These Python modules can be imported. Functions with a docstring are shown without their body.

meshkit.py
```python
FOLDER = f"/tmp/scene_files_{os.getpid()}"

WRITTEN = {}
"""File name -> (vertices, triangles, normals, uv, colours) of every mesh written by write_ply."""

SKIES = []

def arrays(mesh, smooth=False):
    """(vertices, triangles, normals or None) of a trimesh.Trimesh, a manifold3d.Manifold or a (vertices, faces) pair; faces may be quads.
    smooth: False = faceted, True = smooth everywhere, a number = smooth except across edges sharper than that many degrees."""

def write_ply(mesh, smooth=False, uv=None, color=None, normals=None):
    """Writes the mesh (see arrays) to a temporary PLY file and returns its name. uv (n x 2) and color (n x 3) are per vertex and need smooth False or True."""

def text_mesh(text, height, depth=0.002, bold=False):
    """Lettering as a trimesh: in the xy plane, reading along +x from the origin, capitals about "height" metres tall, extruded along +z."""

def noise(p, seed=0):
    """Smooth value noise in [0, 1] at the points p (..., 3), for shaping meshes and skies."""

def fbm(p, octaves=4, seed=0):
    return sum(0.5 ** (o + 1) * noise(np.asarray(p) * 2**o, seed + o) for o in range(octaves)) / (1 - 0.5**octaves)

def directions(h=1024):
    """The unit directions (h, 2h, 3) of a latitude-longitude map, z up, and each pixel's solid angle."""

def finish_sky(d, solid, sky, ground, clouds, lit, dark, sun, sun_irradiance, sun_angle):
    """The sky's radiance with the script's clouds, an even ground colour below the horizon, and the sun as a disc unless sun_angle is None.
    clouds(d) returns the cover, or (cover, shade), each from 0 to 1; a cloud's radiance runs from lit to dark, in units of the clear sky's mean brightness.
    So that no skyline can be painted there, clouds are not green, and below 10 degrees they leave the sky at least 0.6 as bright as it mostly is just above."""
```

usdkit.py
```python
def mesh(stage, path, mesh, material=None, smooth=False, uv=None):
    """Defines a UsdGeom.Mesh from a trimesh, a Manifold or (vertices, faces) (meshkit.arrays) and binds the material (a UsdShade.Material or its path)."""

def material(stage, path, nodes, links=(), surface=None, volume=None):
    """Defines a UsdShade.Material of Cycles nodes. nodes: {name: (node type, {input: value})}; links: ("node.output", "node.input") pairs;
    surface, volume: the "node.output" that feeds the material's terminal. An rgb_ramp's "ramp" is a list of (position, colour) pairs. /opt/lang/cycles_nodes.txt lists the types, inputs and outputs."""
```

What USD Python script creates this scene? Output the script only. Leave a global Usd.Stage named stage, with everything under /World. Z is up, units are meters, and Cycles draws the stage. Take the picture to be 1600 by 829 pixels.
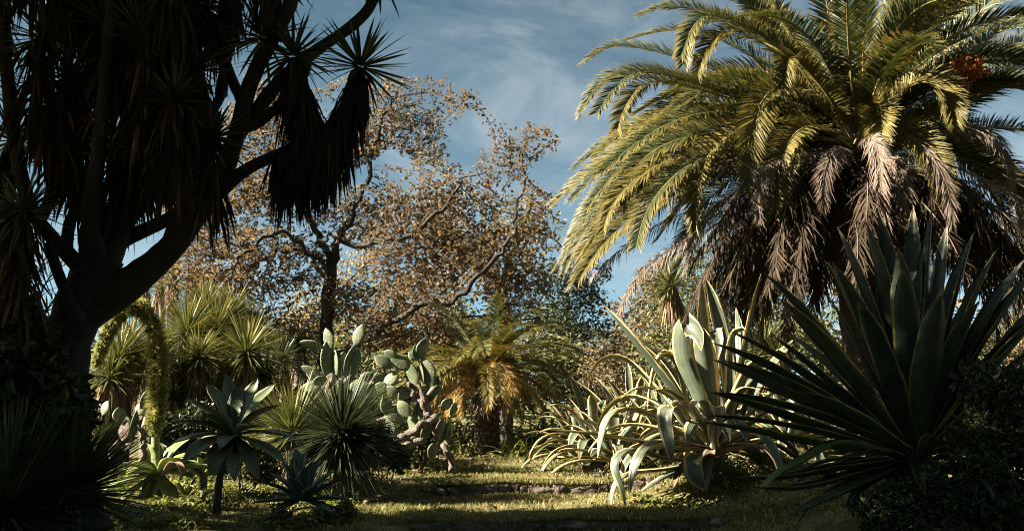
import math, random
import numpy as np
from scipy.interpolate import CubicSpline
from scipy.spatial import cKDTree
import usdkit, meshkit
from pxr import Usd, UsdGeom, UsdLux, UsdShade, Sdf, Gf, Vt

stage = Usd.Stage.CreateInMemory()
UsdGeom.SetStageUpAxis(stage, UsdGeom.Tokens.z)
UsdGeom.SetStageMetersPerUnit(stage, 1.0)
UsdGeom.Xform.Define(stage, '/World')
UsdGeom.Scope.Define(stage, '/World/Looks')
R = np.random.default_rng(11)

# ------------------------------------------------------------------ camera
FPX, HOR = 1556.0, 630.0                       # focal length in pixels of the 1600-wide photo, horizon row
EYE = np.array([0.0, 0.0, 1.4])
TH = math.atan((HOR - 414.5) / FPX)
cam = UsdGeom.Camera.Define(stage, '/World/camera')
cam.CreateHorizontalApertureAttr(36.0)
cam.CreateVerticalApertureAttr(36.0 * 530 / 1024)
cam.CreateFocalLengthAttr(36.0 * FPX / 1600)
cam.CreateClippingRangeAttr(Gf.Vec2f(0.1, 2000))
cam.CreateExposureAttr(2.9)
cam.AddTranslateOp().Set(Gf.Vec3d(*EYE))
cam.AddRotateXOp().Set(90 + math.degrees(TH))

# ------------------------------------------------------------------ sun and sky
SUN = np.array([-0.86, -0.12, 0.50]); SUN /= np.linalg.norm(SUN)
sun = UsdLux.DistantLight.Define(stage, '/World/sun')
sun.CreateNormalizeAttr(True); sun.CreateIntensityAttr(1.25); sun.CreateAngleAttr(0.5)
sun.CreateColorAttr(Gf.Vec3f(1.0, 0.885, 0.71))
az = math.degrees(math.atan2(SUN[0], SUN[1]))
# the light shines along its -z axis: +z of the light points to the sun
q = Gf.Rotation(Gf.Vec3d(0, 0, 1), Gf.Vec3d(*SUN)).GetQuat()
sun.AddOrientOp().Set(Gf.Quatf(q))
SKY = dict(strength=0.05, tint=(0.82, 0.99, 0.68))
dome = UsdLux.DomeLight.Define(stage, '/World/sky')
dome.GetPrim().SetCustomDataByKey('kind', 'structure')
sky_m = usdkit.material(stage, '/World/Looks/sky_air', {
    'sky': ('sky_texture', {'sky_type': 'single_scattering', 'sun_disc': False, 'sun_elevation': math.asin(SUN[2]),
                            'sun_rotation': math.atan2(SUN[0], SUN[1]), 'air_density': 0.2, 'aerosol_density': 0.45, 'altitude': 400.0}),
    'g': ('geometry', {}),
    'map': ('mapping', {'mapping_type': 'point', 'scale': (1.6, 1.6, 4.2), 'rotation': (0.25, 0.35, 0.4)}),
    'n': ('noise_texture', {'scale': 2.3, 'detail': 8, 'roughness': 0.66, 'distortion': 0.6}),
    'r': ('rgb_ramp', {'ramp': [(0.36, (0.03, 0.03, 0.03)), (0.48, (0.15, 0.15, 0.15)), (0.62, (0.46, 0.46, 0.46))]}),
    'bw': ('rgb_to_bw', {}),
    'tint': ('mix', {'mix_type': 'multiply', 'fac': 1.0, 'color2': SKY['tint']}),
    'cl': ('mix', {'mix_type': 'mix', 'color2': (1.75, 2.0, 2.1)}),
    'b': ('background_shader', {'strength': SKY['strength']}),
}, [('sky.color', 'tint.color1'), ('g.position', 'map.vector'), ('map.vector', 'n.vector'), ('n.fac', 'r.fac'), ('r.color', 'bw.color'),
    ('bw.val', 'cl.fac'), ('tint.color', 'cl.color1'), ('cl.color', 'b.color')], surface='b.background')
UsdShade.MaterialBindingAPI.Apply(dome.GetPrim()).Bind(sky_m)

# ------------------------------------------------------------------ helpers: names, tags, geometry
used = {}
def numbered(parent, name):
    k = parent + '/' + name
    n = used.get(k, 0); used[k] = n + 1
    return k if n == 0 else f'{k}_{n:03d}'

def tag(prim, label=None, cat=None, group=None, kind=None):
    for k, v in (('label', label), ('category', cat), ('group', group), ('kind', kind)):
        if v: prim.SetCustomDataByKey(k, v)

def W(px, py, d):
    """the point at forward distance d seen at pixel (px, py) of the 1600 x 829 photo"""
    u, v = (px - 800.0), -(py - 414.5)
    y = FPX * math.cos(TH) - v * math.sin(TH)
    z = FPX * math.sin(TH) + v * math.cos(TH)
    return EYE + np.array([u, y, z]) * (d / y)
def PM(d): return FPX / d                        # pixels per metre at distance d

def thing(name, label, cat, loc=(0, 0, 0), group=None):
    x = UsdGeom.Xform.Define(stage, numbered('/World', name))
    x.AddTranslateOp().Set(Gf.Vec3d(*map(float, loc)))
    tag(x.GetPrim(), label, cat, group)
    return x.GetPrim()

def emit(name, V, F, mat, parent=None, smooth=True, pv=None, kind=None, label=None, loc=None):
    """one Mesh prim; V in world metres; pv: per-vertex float primvars"""
    ppath = str(parent.GetPath()) if parent is not None else '/World'
    V = np.asarray(V, float)
    off = np.zeros(3)
    if parent is not None:
        p = parent
        while p.GetPath() != Sdf.Path('/World'):
            t = p.GetAttribute('xformOp:translate')
            if t and t.Get() is not None: off += np.array(t.Get())
            p = p.GetParent()
    m = usdkit.mesh(stage, numbered(ppath, name), (V - off, np.asarray(F)), MAT[mat], smooth=smooth)
    if pv:
        api = UsdGeom.PrimvarsAPI(m)
        for k, a in pv.items():
            api.CreatePrimvar(k, Sdf.ValueTypeNames.FloatArray, 'vertex').Set(Vt.FloatArray.FromNumpy(np.asarray(a, np.float32)))
    prim = m.GetPrim()
    tag(prim, label, None, None, kind)
    return prim

class Bag:
    """collects pieces that become one mesh"""
    def __init__(s): s.V, s.F, s.pv, s.n = [], [], {}, 0
    def add(s, V, F, **pv):
        V = np.asarray(V, float).reshape(-1, 3); s.V.append(V); s.F.append(np.asarray(F) + s.n)
        for k in set(pv) | set(s.pv):
            a = np.broadcast_to(pv.get(k, 0.5), (len(V),))
            s.pv.setdefault(k, [np.full(s.n, 0.5)] if s.n else []).append(a)
        s.n += len(V)
    def emit(s, name, mat, parent=None, **kw):
        if not s.n: return None
        return emit(name, np.vstack(s.V), np.vstack(s.F), mat, parent, pv={k: np.concatenate(v) for k, v in s.pv.items()}, **kw)

def unit(v): return v / np.maximum(np.linalg.norm(v, axis=-1, keepdims=True), 1e-9)

def spline(pts, k):
    pts = np.asarray(pts, float)
    if len(pts) == 2: return pts[0] + np.linspace(0, 1, k)[:, None] * (pts[1] - pts[0])
    t = np.concatenate([[0], np.cumsum(np.linalg.norm(np.diff(pts, axis=0), axis=1) ** 0.7 + 1e-6)])
    return CubicSpline(t / t[-1], pts, bc_type='natural')(np.linspace(0, 1, k))

def tube(P, r, sides=8, cap=True, wob=0.0, seed=0):
    P = np.asarray(P, float); K = len(P); r = np.broadcast_to(r, (K,)).astype(float)
    T = unit(np.gradient(P, axis=0))
    a = np.zeros((K, 3))
    ref = np.array([0, 0, 1.0]) if abs(T[0, 2]) < 0.9 else np.array([1.0, 0, 0])
    a0 = unit(np.cross(T[0], ref))
    for i in range(K):
        a0 = unit(a0 - T[i] * (a0 @ T[i])); a[i] = a0
    b = np.cross(T, a)
    an = np.arange(sides) * 2 * np.pi / sides
    rr = r[:, None] * np.ones(sides)
    if wob:
        q = np.stack([np.broadcast_to(np.cos(an) * 1.5, (K, sides)), np.broadcast_to(np.sin(an) * 1.5, (K, sides)), np.broadcast_to(np.arange(K)[:, None] * 0.7 + seed * 7.3, (K, sides))], -1)
        rr = rr * (1 + wob * (meshkit.noise(q, seed) * 2 - 1))
    V = P[:, None] + rr[..., None] * (np.cos(an)[None, :, None] * a[:, None] + np.sin(an)[None, :, None] * b[:, None])
    i, j = np.meshgrid(np.arange(K - 1), np.arange(sides), indexing='ij')
    p, q2, s, t = i * sides + j, i * sides + (j + 1) % sides, (i + 1) * sides + (j + 1) % sides, (i + 1) * sides + j
    F = np.vstack([np.stack([p, q2, s], -1).reshape(-1, 3), np.stack([p, s, t], -1).reshape(-1, 3)])
    V = V.reshape(-1, 3)
    if cap:
        n = len(V); V = np.vstack([V, P[0], P[-1]]); jj = np.arange(sides)
        F = np.vstack([F, np.stack([np.full(sides, n), (jj + 1) % sides, jj], -1), np.stack([np.full(sides, n + 1), (K - 1) * sides + jj, (K - 1) * sides + (jj + 1) % sides], -1)])
    return V, F

def ribbons(P, S, H, fold=0.25, tint=None):
    """N narrow folded leaves. P (N,K,3) midribs, S (N,K,3) side vectors, H (N,K) half widths"""
    N, K, _ = P.shape
    T = unit(np.gradient(P, axis=1)); Nn = unit(np.cross(S, T))
    mid = P - Nn * (H * fold)[..., None]
    V = np.stack([P - S * H[..., None], mid, P + S * H[..., None]], 2)           # N,K,3,3
    base = (np.arange(N) * K * 3)[:, None, None]
    k = np.arange(K - 1)[None, :, None]; c = np.arange(2)[None, None, :]
    a = base + k * 3 + c; b = a + 1; d = a + 3; e = a + 4
    F = np.vstack([np.stack([a, b, e], -1).reshape(-1, 3), np.stack([a, e, d], -1).reshape(-1, 3)])
    pv = {'along': np.broadcast_to(np.linspace(0, 1, K)[None, :, None], (N, K, 3)).ravel(),
          'edge': np.broadcast_to(np.array([1.0, 0, 1.0]), (N, K, 3)).ravel()}
    tn = R.random(N) if tint is None else np.broadcast_to(tint, (N,))
    pv['tint'] = np.broadcast_to(tn[:, None, None], (N, K, 3)).ravel()
    return V.reshape(-1, 3), F, pv

def blades(o, d, L, hw, droop=0.1, K=5, fold=0.3, tint=None, shape='sword', jitter=0.0):
    """sword leaves from points o in directions d; droop bends them down by a share of their length"""
    N = len(o); t = np.linspace(0, 1, K)[None, :, None]
    L = np.broadcast_to(L, (N,)); droop = np.broadcast_to(droop, (N,))
    P = o[:, None] + d[:, None] * (L[:, None, None] * t)
    P = P + np.array([0, 0, -1.0]) * (droop * L)[:, None, None] * t ** 2.2
    if jitter: P = P + (R.normal(size=(N, 1, 3)) * jitter * L[:, None, None]) * t ** 2
    S = unit(np.cross(d, [0, 0, 1.0]) + R.normal(size=(N, 3)) * 0.15)[:, None] * np.ones((1, K, 1))
    tt = np.linspace(0, 1, K)
    prof = {'sword': np.interp(tt, [0, .08, .35, .7, 1], [.7, .8, 1, .72, .03]), 'strap': np.interp(tt, [0, .2, .6, .9, 1], [.6, .9, 1, .6, .05]),
            'flat': np.interp(tt, [0, .3, .7, 1], [.5, 1, .9, .2])}[shape]
    return ribbons(P, S, np.broadcast_to(hw, (N,))[:, None] * prof[None], fold, tint)

def sphere_dirs(n, axis=(0, 0, 1), lo=-0.3, hi=1.0):
    """n directions spread evenly round axis with cosine between lo and hi"""
    i = np.arange(n) + 0.5
    c = hi - (hi - lo) * i / n; s = np.sqrt(np.maximum(0, 1 - c * c)); ph = i * 2.399963 + R.random() * 6.28
    d = np.stack([s * np.cos(ph), s * np.sin(ph), c], 1) + R.normal(size=(n, 3)) * 0.08
    ax = unit(np.asarray(axis, float)); h = np.array([1.0, 0, 0]) if abs(ax[0]) < 0.8 else np.array([0, 1.0, 0])
    u = unit(np.cross(ax, h)); v = np.cross(ax, u)
    return unit(d[:, :1] * u + d[:, 1:2] * v + d[:, 2:] * ax)

def fleshy(P, hw, gut=0.35, th=0.16, az=None, wave=0.0, seed=0, teeth=0):
    """one thick agave leaf: closed, gutter-shaped. P (K,3) midrib, hw (K,) half widths"""
    P = np.asarray(P, float); K = len(P)
    T = unit(np.gradient(P, axis=0))
    if az is None:
        az = P[K // 2] - P[0]; az = az + 0.5 * (P[-1] - P[0])
    az = np.array([az[0], az[1], 0.0]); az = az / max(np.linalg.norm(az), 1e-6)
    S = np.cross(az, [0, 0, 1.0])[None] * np.ones((K, 1))
    S = unit(S - T * (S * T).sum(1, keepdims=True))
    Nn = np.cross(S, T)
    u = np.array([-1, -.66, -.3, 0, .3, .66, 1.0])
    if wave: 
        ph = seed * 1.7
        hw = hw * (1 + wave * np.sin(np.linspace(0, 9, K) + ph))
    top = (P[:, None] + S[:, None] * (hw[:, None] * u)[..., None] + Nn[:, None] * (gut * hw[:, None] * np.abs(u) ** 1.7)[..., None])
    ub = u[1:-1][::-1]
    thk = th * np.maximum(hw, 0.3 * hw.max()) * np.linspace(1.6, 0.35, K)
    bot = (P[:, None] + S[:, None] * (hw[:, None] * ub)[..., None] + Nn[:, None] * (gut * hw[:, None] * np.abs(ub) ** 1.7 - thk[:, None] * (1 - ub ** 2))[..., None])
    V = np.concatenate([top, bot], 1); M = V.shape[1]
    e = np.broadcast_to(np.concatenate([np.abs(u), np.abs(ub)]), (K, M)).ravel()
    al = np.broadcast_to(np.linspace(0, 1, K)[:, None], (K, M)).ravel()
    ac = np.broadcast_to(np.concatenate([u, ub]), (K, M)).ravel()
    i, j = np.meshgrid(np.arange(K - 1), np.arange(M), indexing='ij')
    a, b, c, d = i * M + j, i * M + (j + 1) % M, (i + 1) * M + (j + 1) % M, (i + 1) * M + j
    F = np.vstack([np.stack([a, c, b], -1).reshape(-1, 3), np.stack([a, d, c], -1).reshape(-1, 3)])
    V = V.reshape(-1, 3)
    if teeth:
        ks = np.linspace(1, K - 2.2, teeth); tv, tf = [], []
        for s in (0, 6):
            ed = top[:, s]; out = S * (1 if s else -1)
            for x in ks:
                i0 = int(x); f = x - i0
                p = ed[i0] * (1 - f) + ed[i0 + 1] * f; o = out[i0]; t = T[i0]; w = hw.max() * 0.075
                n0 = len(V) + len(tv)
                tv += [p - t * w - o * w, p + t * w - o * w, p + o * w * 1.3]; tf.append([n0, n0 + 1, n0 + 2])
        V = np.vstack([V, tv]); F = np.vstack([F, tf]); e = np.concatenate([e, np.ones(len(tv))]); al = np.concatenate([al, np.full(len(tv), .5)]); ac = np.concatenate([ac, np.ones(len(tv))])
    return V, F, {'edge': e, 'along': al, 'across': ac}

def agave_prof(K, broad=0.45, base=0.55):
    return np.interp(np.linspace(0, 1, K), [0, .12, broad, .76, .91, .975, 1], [base, base * .92, 1, .84, .45, .16, .02])

def frond(P, Lmax, n, hw, vee=0.5, roll=0.0, az=None, alpha=(70, 28), droop=0.15, rag=0.06, tint=None, start=0.12, K=3, curl=0.0):
    """palm leaf along the rachis P: (leaflets), (rachis)"""
    P = np.asarray(P, float); M = 40; C = spline(P, M)
    T = unit(np.gradient(C, axis=0))
    if az is None: az = C[M // 2] - C[0] + 0.3 * (C[-1] - C[0])
    az = np.array([az[0], az[1], 0]); az = az / max(np.linalg.norm(az), 1e-6)
    S = np.cross(az, [0, 0, 1.0])[None] * np.ones((M, 1)); S = unit(S - T * (S * T).sum(1, keepdims=True)); Nn = np.cross(S, T)
    if roll:
        c, s = math.cos(roll), math.sin(roll); S, Nn = S * c + Nn * s, Nn * c - S * s
    t = np.linspace(start, 0.995, n); bag = Bag()
    ix = t * (M - 1); i0 = np.minimum(ix.astype(int), M - 2); f = (ix - i0)[:, None]
    lerp = lambda A: A[i0] * (1 - f) + A[i0 + 1] * f
    c, tn, sd, nn = lerp(C), unit(lerp(T)), unit(lerp(S)), unit(lerp(Nn))
    prof = np.interp(t, [0, .15, .3, .6, .85, 1], [.25, .55, .95, 1, .72, .42])
    al = np.radians(np.interp(t, [0, 1], alpha)); tt = np.linspace(0, 1, K)
    for side in (-1, 1):
        N = len(t)
        a = al + R.normal(size=N) * rag * 1.5; ve = vee + R.normal(size=N) * (.05 + rag * 2)
        d = tn * np.cos(a)[:, None] + (sd * side * np.cos(ve)[:, None] + nn * np.sin(ve)[:, None]) * np.sin(a)[:, None]
        d = unit(d + R.normal(size=(N, 3)) * rag)
        L = Lmax * prof * (1 + R.normal(size=N) * rag)
        Pp = c[:, None] + d[:, None] * (L[:, None, None] * tt[None, :, None])
        dr = droop * (1 + R.normal(size=N) * 0.4)
        Pp[..., 2] -= (dr * L)[:, None] * tt[None] ** 2
        if curl: Pp += R.normal(size=(N, 1, 3)) * (curl * L)[:, None, None] * tt[None, :, None] ** 2
        Ss = unit(np.cross(d, nn) + R.normal(size=(N, 3)) * 0.2)[:, None] * np.ones((1, K, 1))
        H = hw * np.interp(tt, [0, .35, .8, 1], [.55, 1, .6, .05])[None] * np.ones((N, 1))
        tin = (R.random(N) * 0.5 + 0.25 if tint is None else tint + R.normal(size=N) * 0.12)
        V, F, pv = ribbons(Pp, Ss, H, 0.35, np.clip(tin, 0, 1)); bag.add(V, F, **pv)
    r = Lmax * 0.055 * np.linspace(1, 0.12, M)
    rv = tube(C, r, 5)
    return bag, rv

def put_frond(parent, fr, mat, rmat, label=None):
    p = fr[0].emit('frond', mat, parent, label=label)
    emit('rachis', *fr[1], rmat, p)
    return p

def leaves(c, size, flat=0.0, aspect=0.45, tint=None):
    """pointed leaves, 4 triangles each, folded along the midrib, at the points c"""
    N = len(c); d = unit(R.normal(size=(N, 3)) * [1, 1, 0.8] + [0, 0, -0.15]); up = unit(R.normal(size=(N, 3)) + [0, 0, flat])
    s = unit(np.cross(d, up)); n = np.cross(s, d); L = np.asarray(size * (0.6 + 0.8 * R.random(N)))[:, None]; w = L * aspect * 0.5
    V = np.stack([c, c + d * L * .5 - s * w + n * w * .5, c + d * L, c + d * L * .5 + s * w + n * w * .5, c + d * L * .52], 1).reshape(-1, 3)
    b = (np.arange(N) * 5)[:, None, None]; F = (b + np.array([[0, 4, 1], [1, 4, 2], [0, 3, 4], [4, 3, 2]])[None]).reshape(-1, 3)
    tn = R.random(N) if tint is None else tint
    return V, F, {'tint': np.repeat(tn, 5)}

def colonize(nodes, par, attr, step, infl, kill, iters):
    """branches growing into a cloud of points"""
    nodes = [np.asarray(p, float) for p in nodes]; par = list(par); A = np.asarray(attr, float)
    for _ in range(iters):
        if not len(A): break
        tree = cKDTree(np.array(nodes)); dist, ix = tree.query(A)
        on = dist < infl
        if not on.any(): break
        dirs = {}
        N = np.array(nodes); acc = np.zeros_like(N); v = unit(A[on] - N[ix[on]]); np.add.at(acc, ix[on], v)
        grow = np.unique(ix[on]); new = N[grow] + unit(acc[grow] + R.normal(size=(len(grow), 3)) * 0.25) * step
        for g, p in zip(grow, new): nodes.append(p); par.append(int(g))
        dn, _ = cKDTree(new).query(A); A = A[dn > kill]
    return np.array(nodes), np.array(par)

def chains(par, rad):
    n = len(par); kids = [[] for _ in range(n)]
    for i, p in enumerate(par):
        if p >= 0: kids[p].append(i)
    out = []; st = [(i, -1) for i in range(n) if par[i] < 0]
    while st:
        i, up = st.pop(); ch = [up, i] if up >= 0 else [i]
        while kids[i]:
            ks = sorted(kids[i], key=lambda k: -rad[k])
            for k in ks[1:]: st.append((k, i))
            i = ks[0]; ch.append(i)
        out.append(ch)
    return out, kids

def blob_points(blobs, d, n, gap=0.42, freq=1.2, seed=0, flat=0.75):
    """points filling blobs given as (px, py, radius px[, depth offset]) at distance d, with holes"""
    w = np.array([b[2] ** 2 for b in blobs], float); cnt = np.maximum(1, (n * w / w.sum() * 1.7).astype(int)); out = []
    for b, c in zip(blobs, cnt):
        dd = d + (b[3] if len(b) > 3 else 0); o = W(b[0], b[1], dd); r = b[2] / PM(dd)
        p = unit(R.normal(size=(c, 3))) * (R.random((c, 1)) ** 0.45) * r * [1, flat, 1]
        out.append(o + p)
    P = np.vstack(out); keep = meshkit.noise(P * freq, seed) > gap
    return P[keep]

def tree(name, label, cat, d, limbs, blobs, mat, bark, n_attr=900, step=0.3, infl=1.6, kill=0.42, leaf=0.1, per=10, spread=0.22, gap=0.4, base_r=0.2,
         freq=1.0, seed=0, aspect=0.45, group=None, tips=0.02, extra=0, tintfreq=0.6, flat=.75):
    """limbs: list of pixel paths [(px,py,dd), ...], the first from the ground; blobs fill the crown"""
    nodes, par = [], []
    for li, L in enumerate(limbs):
        C = spline([W(p[0], p[1], d + p[2]) for p in L], max(4, int(5 * len(L))))
        if li == 0:
            C[0][2] = min(C[0][2], ground(C[0][0], C[0][1]) - 0.15); prev = -1
        else:
            prev = int(np.argmin(np.linalg.norm(np.array(nodes) - C[0], axis=1))); C = C[1:]
        wk = np.cumsum(R.normal(size=C.shape), 0) * .035 + R.normal(size=C.shape) * .03; C = C + (wk - wk[:1]) * (0.3 if li == 0 else 1)
        for c in C:
            nodes.append(c); par.append(prev); prev = len(nodes) - 1
    A = blob_points(blobs, d, n_attr, gap, freq, seed, flat)
    N, par = colonize(nodes, par, A, step, infl, kill, 70)
    n = len(N); rad = np.zeros(n); pw = 1.9; kidsum = np.zeros(n)
    for i in range(n - 1, -1, -1):
        rad[i] = max(tips ** pw, kidsum[i]) 
        if par[i] >= 0: kidsum[par[i]] += rad[i]
    rad = rad ** (1 / pw); rad *= min(1.0, base_r / rad[0]) if rad[0] > base_r else 1.0
    rad = np.maximum(rad, tips * 0.6)
    ch, kids = chains(par, rad)
    root = thing(name, label, cat, (N[0][0], N[0][1], ground(N[0][0], N[0][1])), group)
    tw = Bag(); first = True
    for c in sorted(ch, key=lambda c: -rad[c[0]] * len(c)):
        P = N[c]; r = rad[c].copy()
        if par[c[-1]] >= 0 and len(c) > 1 and c[0] == par[c[1]] and not first: r[0] = min(r[0], r[1] * 1.25)
        if first:
            emit('trunk', *tube(P, r * (1 + 0.35 * np.exp(-np.arange(len(P)) / 1.3)), 12, wob=0.15, seed=seed), bark, root); first = False
        elif r[1] > 0.045 and len(c) > 4: emit('branch', *tube(P, r, 8, wob=0.12, seed=seed), bark, root)
        else: tw.add(*tube(P, r, 4, cap=False))
    tw.emit('twigs', bark, root, kind='stuff')
    tip = np.array([i for i in range(n) if rad[i] < tips * 3.2]); print(name, n, len(tip))
    cen = N[tip]
    c = np.repeat(cen, per, 0) + R.normal(size=(len(cen) * per, 3)) * spread * 0.55
    if extra:
        c = np.vstack([c, blob_points(blobs, d, extra, gap, freq, seed)])
    lt = np.clip(meshkit.noise(c * tintfreq, seed + 5) * 1.0 + R.normal(size=len(c)) * 0.17, 0, 1)
    V, F, pv = leaves(c, leaf * (.7 + .6 * meshkit.noise(c * 2.0, seed + 9)), aspect=aspect, tint=lt)
    emit('crown', V, F, mat, root, pv=pv, smooth=False, kind='stuff')
    return root

# ------------------------------------------------------------------ materials
MAT = {}
def leafmat(name, cols, trans=0.3, rough=0.5, spec=0.35, tcol=1.25, edge=None, tipc=None, noise=0.25, nscale=9.0, streak=0):
    """cols: colours over the leaf's own random tint; edge: (colour, from, to) at the margins; tipc: (colour, from, to) along the leaf"""
    nd = {'t': ('attribute', {'attribute': 'tint'}), 'r': ('rgb_ramp', {'ramp': [(i / (len(cols) - 1) if len(cols) > 1 else 0, c) for i, c in enumerate(cols)] if len(cols) > 1 else [(0, cols[0]), (1, cols[0])]}),
          'g': ('geometry', {}), 'n': ('noise_texture', {'scale': nscale, 'detail': 4, 'roughness': 0.6}),
          'nm': ('map_range', {'from_min': 0.3, 'from_max': 0.7, 'to_min': 1 - noise, 'to_max': 1 + noise}),
          'cn': ('combine_color', {}), 'mul': ('mix', {'mix_type': 'multiply', 'fac': 1.0}),
          'p': ('principled_bsdf', {'roughness': rough, 'specular_ior_level': spec}), 'tl': ('translucent_bsdf', {}), 'tc': ('mix', {'mix_type': 'multiply', 'fac': 1.0, 'color2': (tcol, tcol * 0.95, tcol * 0.55)}),
          'm': ('mix_closure', {'fac': trans})}
    lk = [('t.fac', 'r.fac'), ('g.position', 'n.vector'), ('n.fac', 'nm.value'), ('nm.result', 'cn.r'), ('nm.result', 'cn.g'), ('nm.result', 'cn.b')]
    cur = 'r.color'
    if tipc:
        nd |= {'al': ('attribute', {'attribute': 'along'}), 'am': ('map_range', {'from_min': tipc[1], 'from_max': tipc[2], 'to_min': 0, 'to_max': 1, 'clamp': True}), 'mt': ('mix', {'color2': tipc[0]})}
        lk += [('al.fac', 'am.value'), ('am.result', 'mt.fac'), (cur, 'mt.color1')]; cur = 'mt.color'
    if edge:
        nd |= {'e': ('attribute', {'attribute': 'edge'}), 'en': ('noise_texture', {'scale': 5.0, 'detail': 3}), 'ea': ('math', {'math_type': 'multiply_add', 'value2': 0.35}),
               'em': ('map_range', {'from_min': edge[1] + .17, 'from_max': edge[2] + .17, 'to_min': 0, 'to_max': 1, 'clamp': True}), 'me': ('mix', {'color2': edge[0]})}
        lk += [('g.position', 'en.vector'), ('en.fac', 'ea.value1'), ('e.fac', 'ea.value3'), ('ea.value', 'em.value'), ('em.result', 'me.fac'), (cur, 'me.color1')]; cur = 'me.color'
    if streak:
        nd |= {'ac': ('attribute', {'attribute': 'across'}), 'al2': ('attribute', {'attribute': 'along'}), 's1': ('math', {'math_type': 'multiply', 'value2': 7.0}), 's2': ('math', {'math_type': 'multiply', 'value2': 1.1}), 's3': ('math', {'math_type': 'multiply', 'value2': 40.0}),
               'sv': ('combine_xyz', {}), 'sn': ('noise_texture', {'scale': 1.0, 'detail': 4, 'roughness': .7}), 'sm': ('map_range', {'from_min': .35, 'from_max': .65, 'to_min': 1 - streak, 'to_max': 1 + streak, 'clamp': True}), 'sc': ('combine_color', {}), 'smul': ('mix', {'mix_type': 'multiply', 'fac': 1.0})}
        lk += [('ac.fac', 's1.value1'), ('al2.fac', 's2.value1'), ('t.fac', 's3.value1'), ('s1.value', 'sv.x'), ('s2.value', 'sv.y'), ('s3.value', 'sv.z'), ('sv.vector', 'sn.vector'), ('sn.fac', 'sm.value'), ('sm.result', 'sc.r'), ('sm.result', 'sc.g'), ('sm.result', 'sc.b'), (cur, 'smul.color1'), ('sc.color', 'smul.color2')]; cur = 'smul.color'
    lk += [(cur, 'mul.color1'), ('cn.color', 'mul.color2'), ('mul.color', 'p.base_color'), ('mul.color', 'tc.color1'), ('tc.color', 'tl.color'), ('p.BSDF', 'm.closure1'), ('tl.BSDF', 'm.closure2')]
    MAT[name] = usdkit.material(stage, '/World/Looks/' + name, nd, lk, surface='m.closure')

def solid(name, cols, scale=6.0, rough=0.85, bump=0.4, bscale=30.0, spec=0.2, stretch=(1, 1, 1), dist=0.02):
    MAT[name] = usdkit.material(stage, '/World/Looks/' + name, {
        'g': ('geometry', {}), 'mp': ('mapping', {'mapping_type': 'point', 'scale': stretch}),
        'n': ('noise_texture', {'scale': scale, 'detail': 6, 'roughness': 0.65}),
        'r': ('rgb_ramp', {'ramp': [(0.3 + 0.4 * i / max(1, len(cols) - 1), c) for i, c in enumerate(cols)]}),
        'b': ('noise_texture', {'scale': bscale, 'detail': 5, 'roughness': 0.6}), 'bp': ('bump', {'strength': bump, 'distance': dist}),
        'p': ('principled_bsdf', {'roughness': rough, 'specular_ior_level': spec})},
        [('g.position', 'mp.vector'), ('mp.vector', 'n.vector'), ('n.fac', 'r.fac'), ('mp.vector', 'b.vector'), ('b.fac', 'bp.height'), ('bp.normal', 'p.normal'), ('r.color', 'p.base_color')], surface='p.BSDF')

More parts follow.
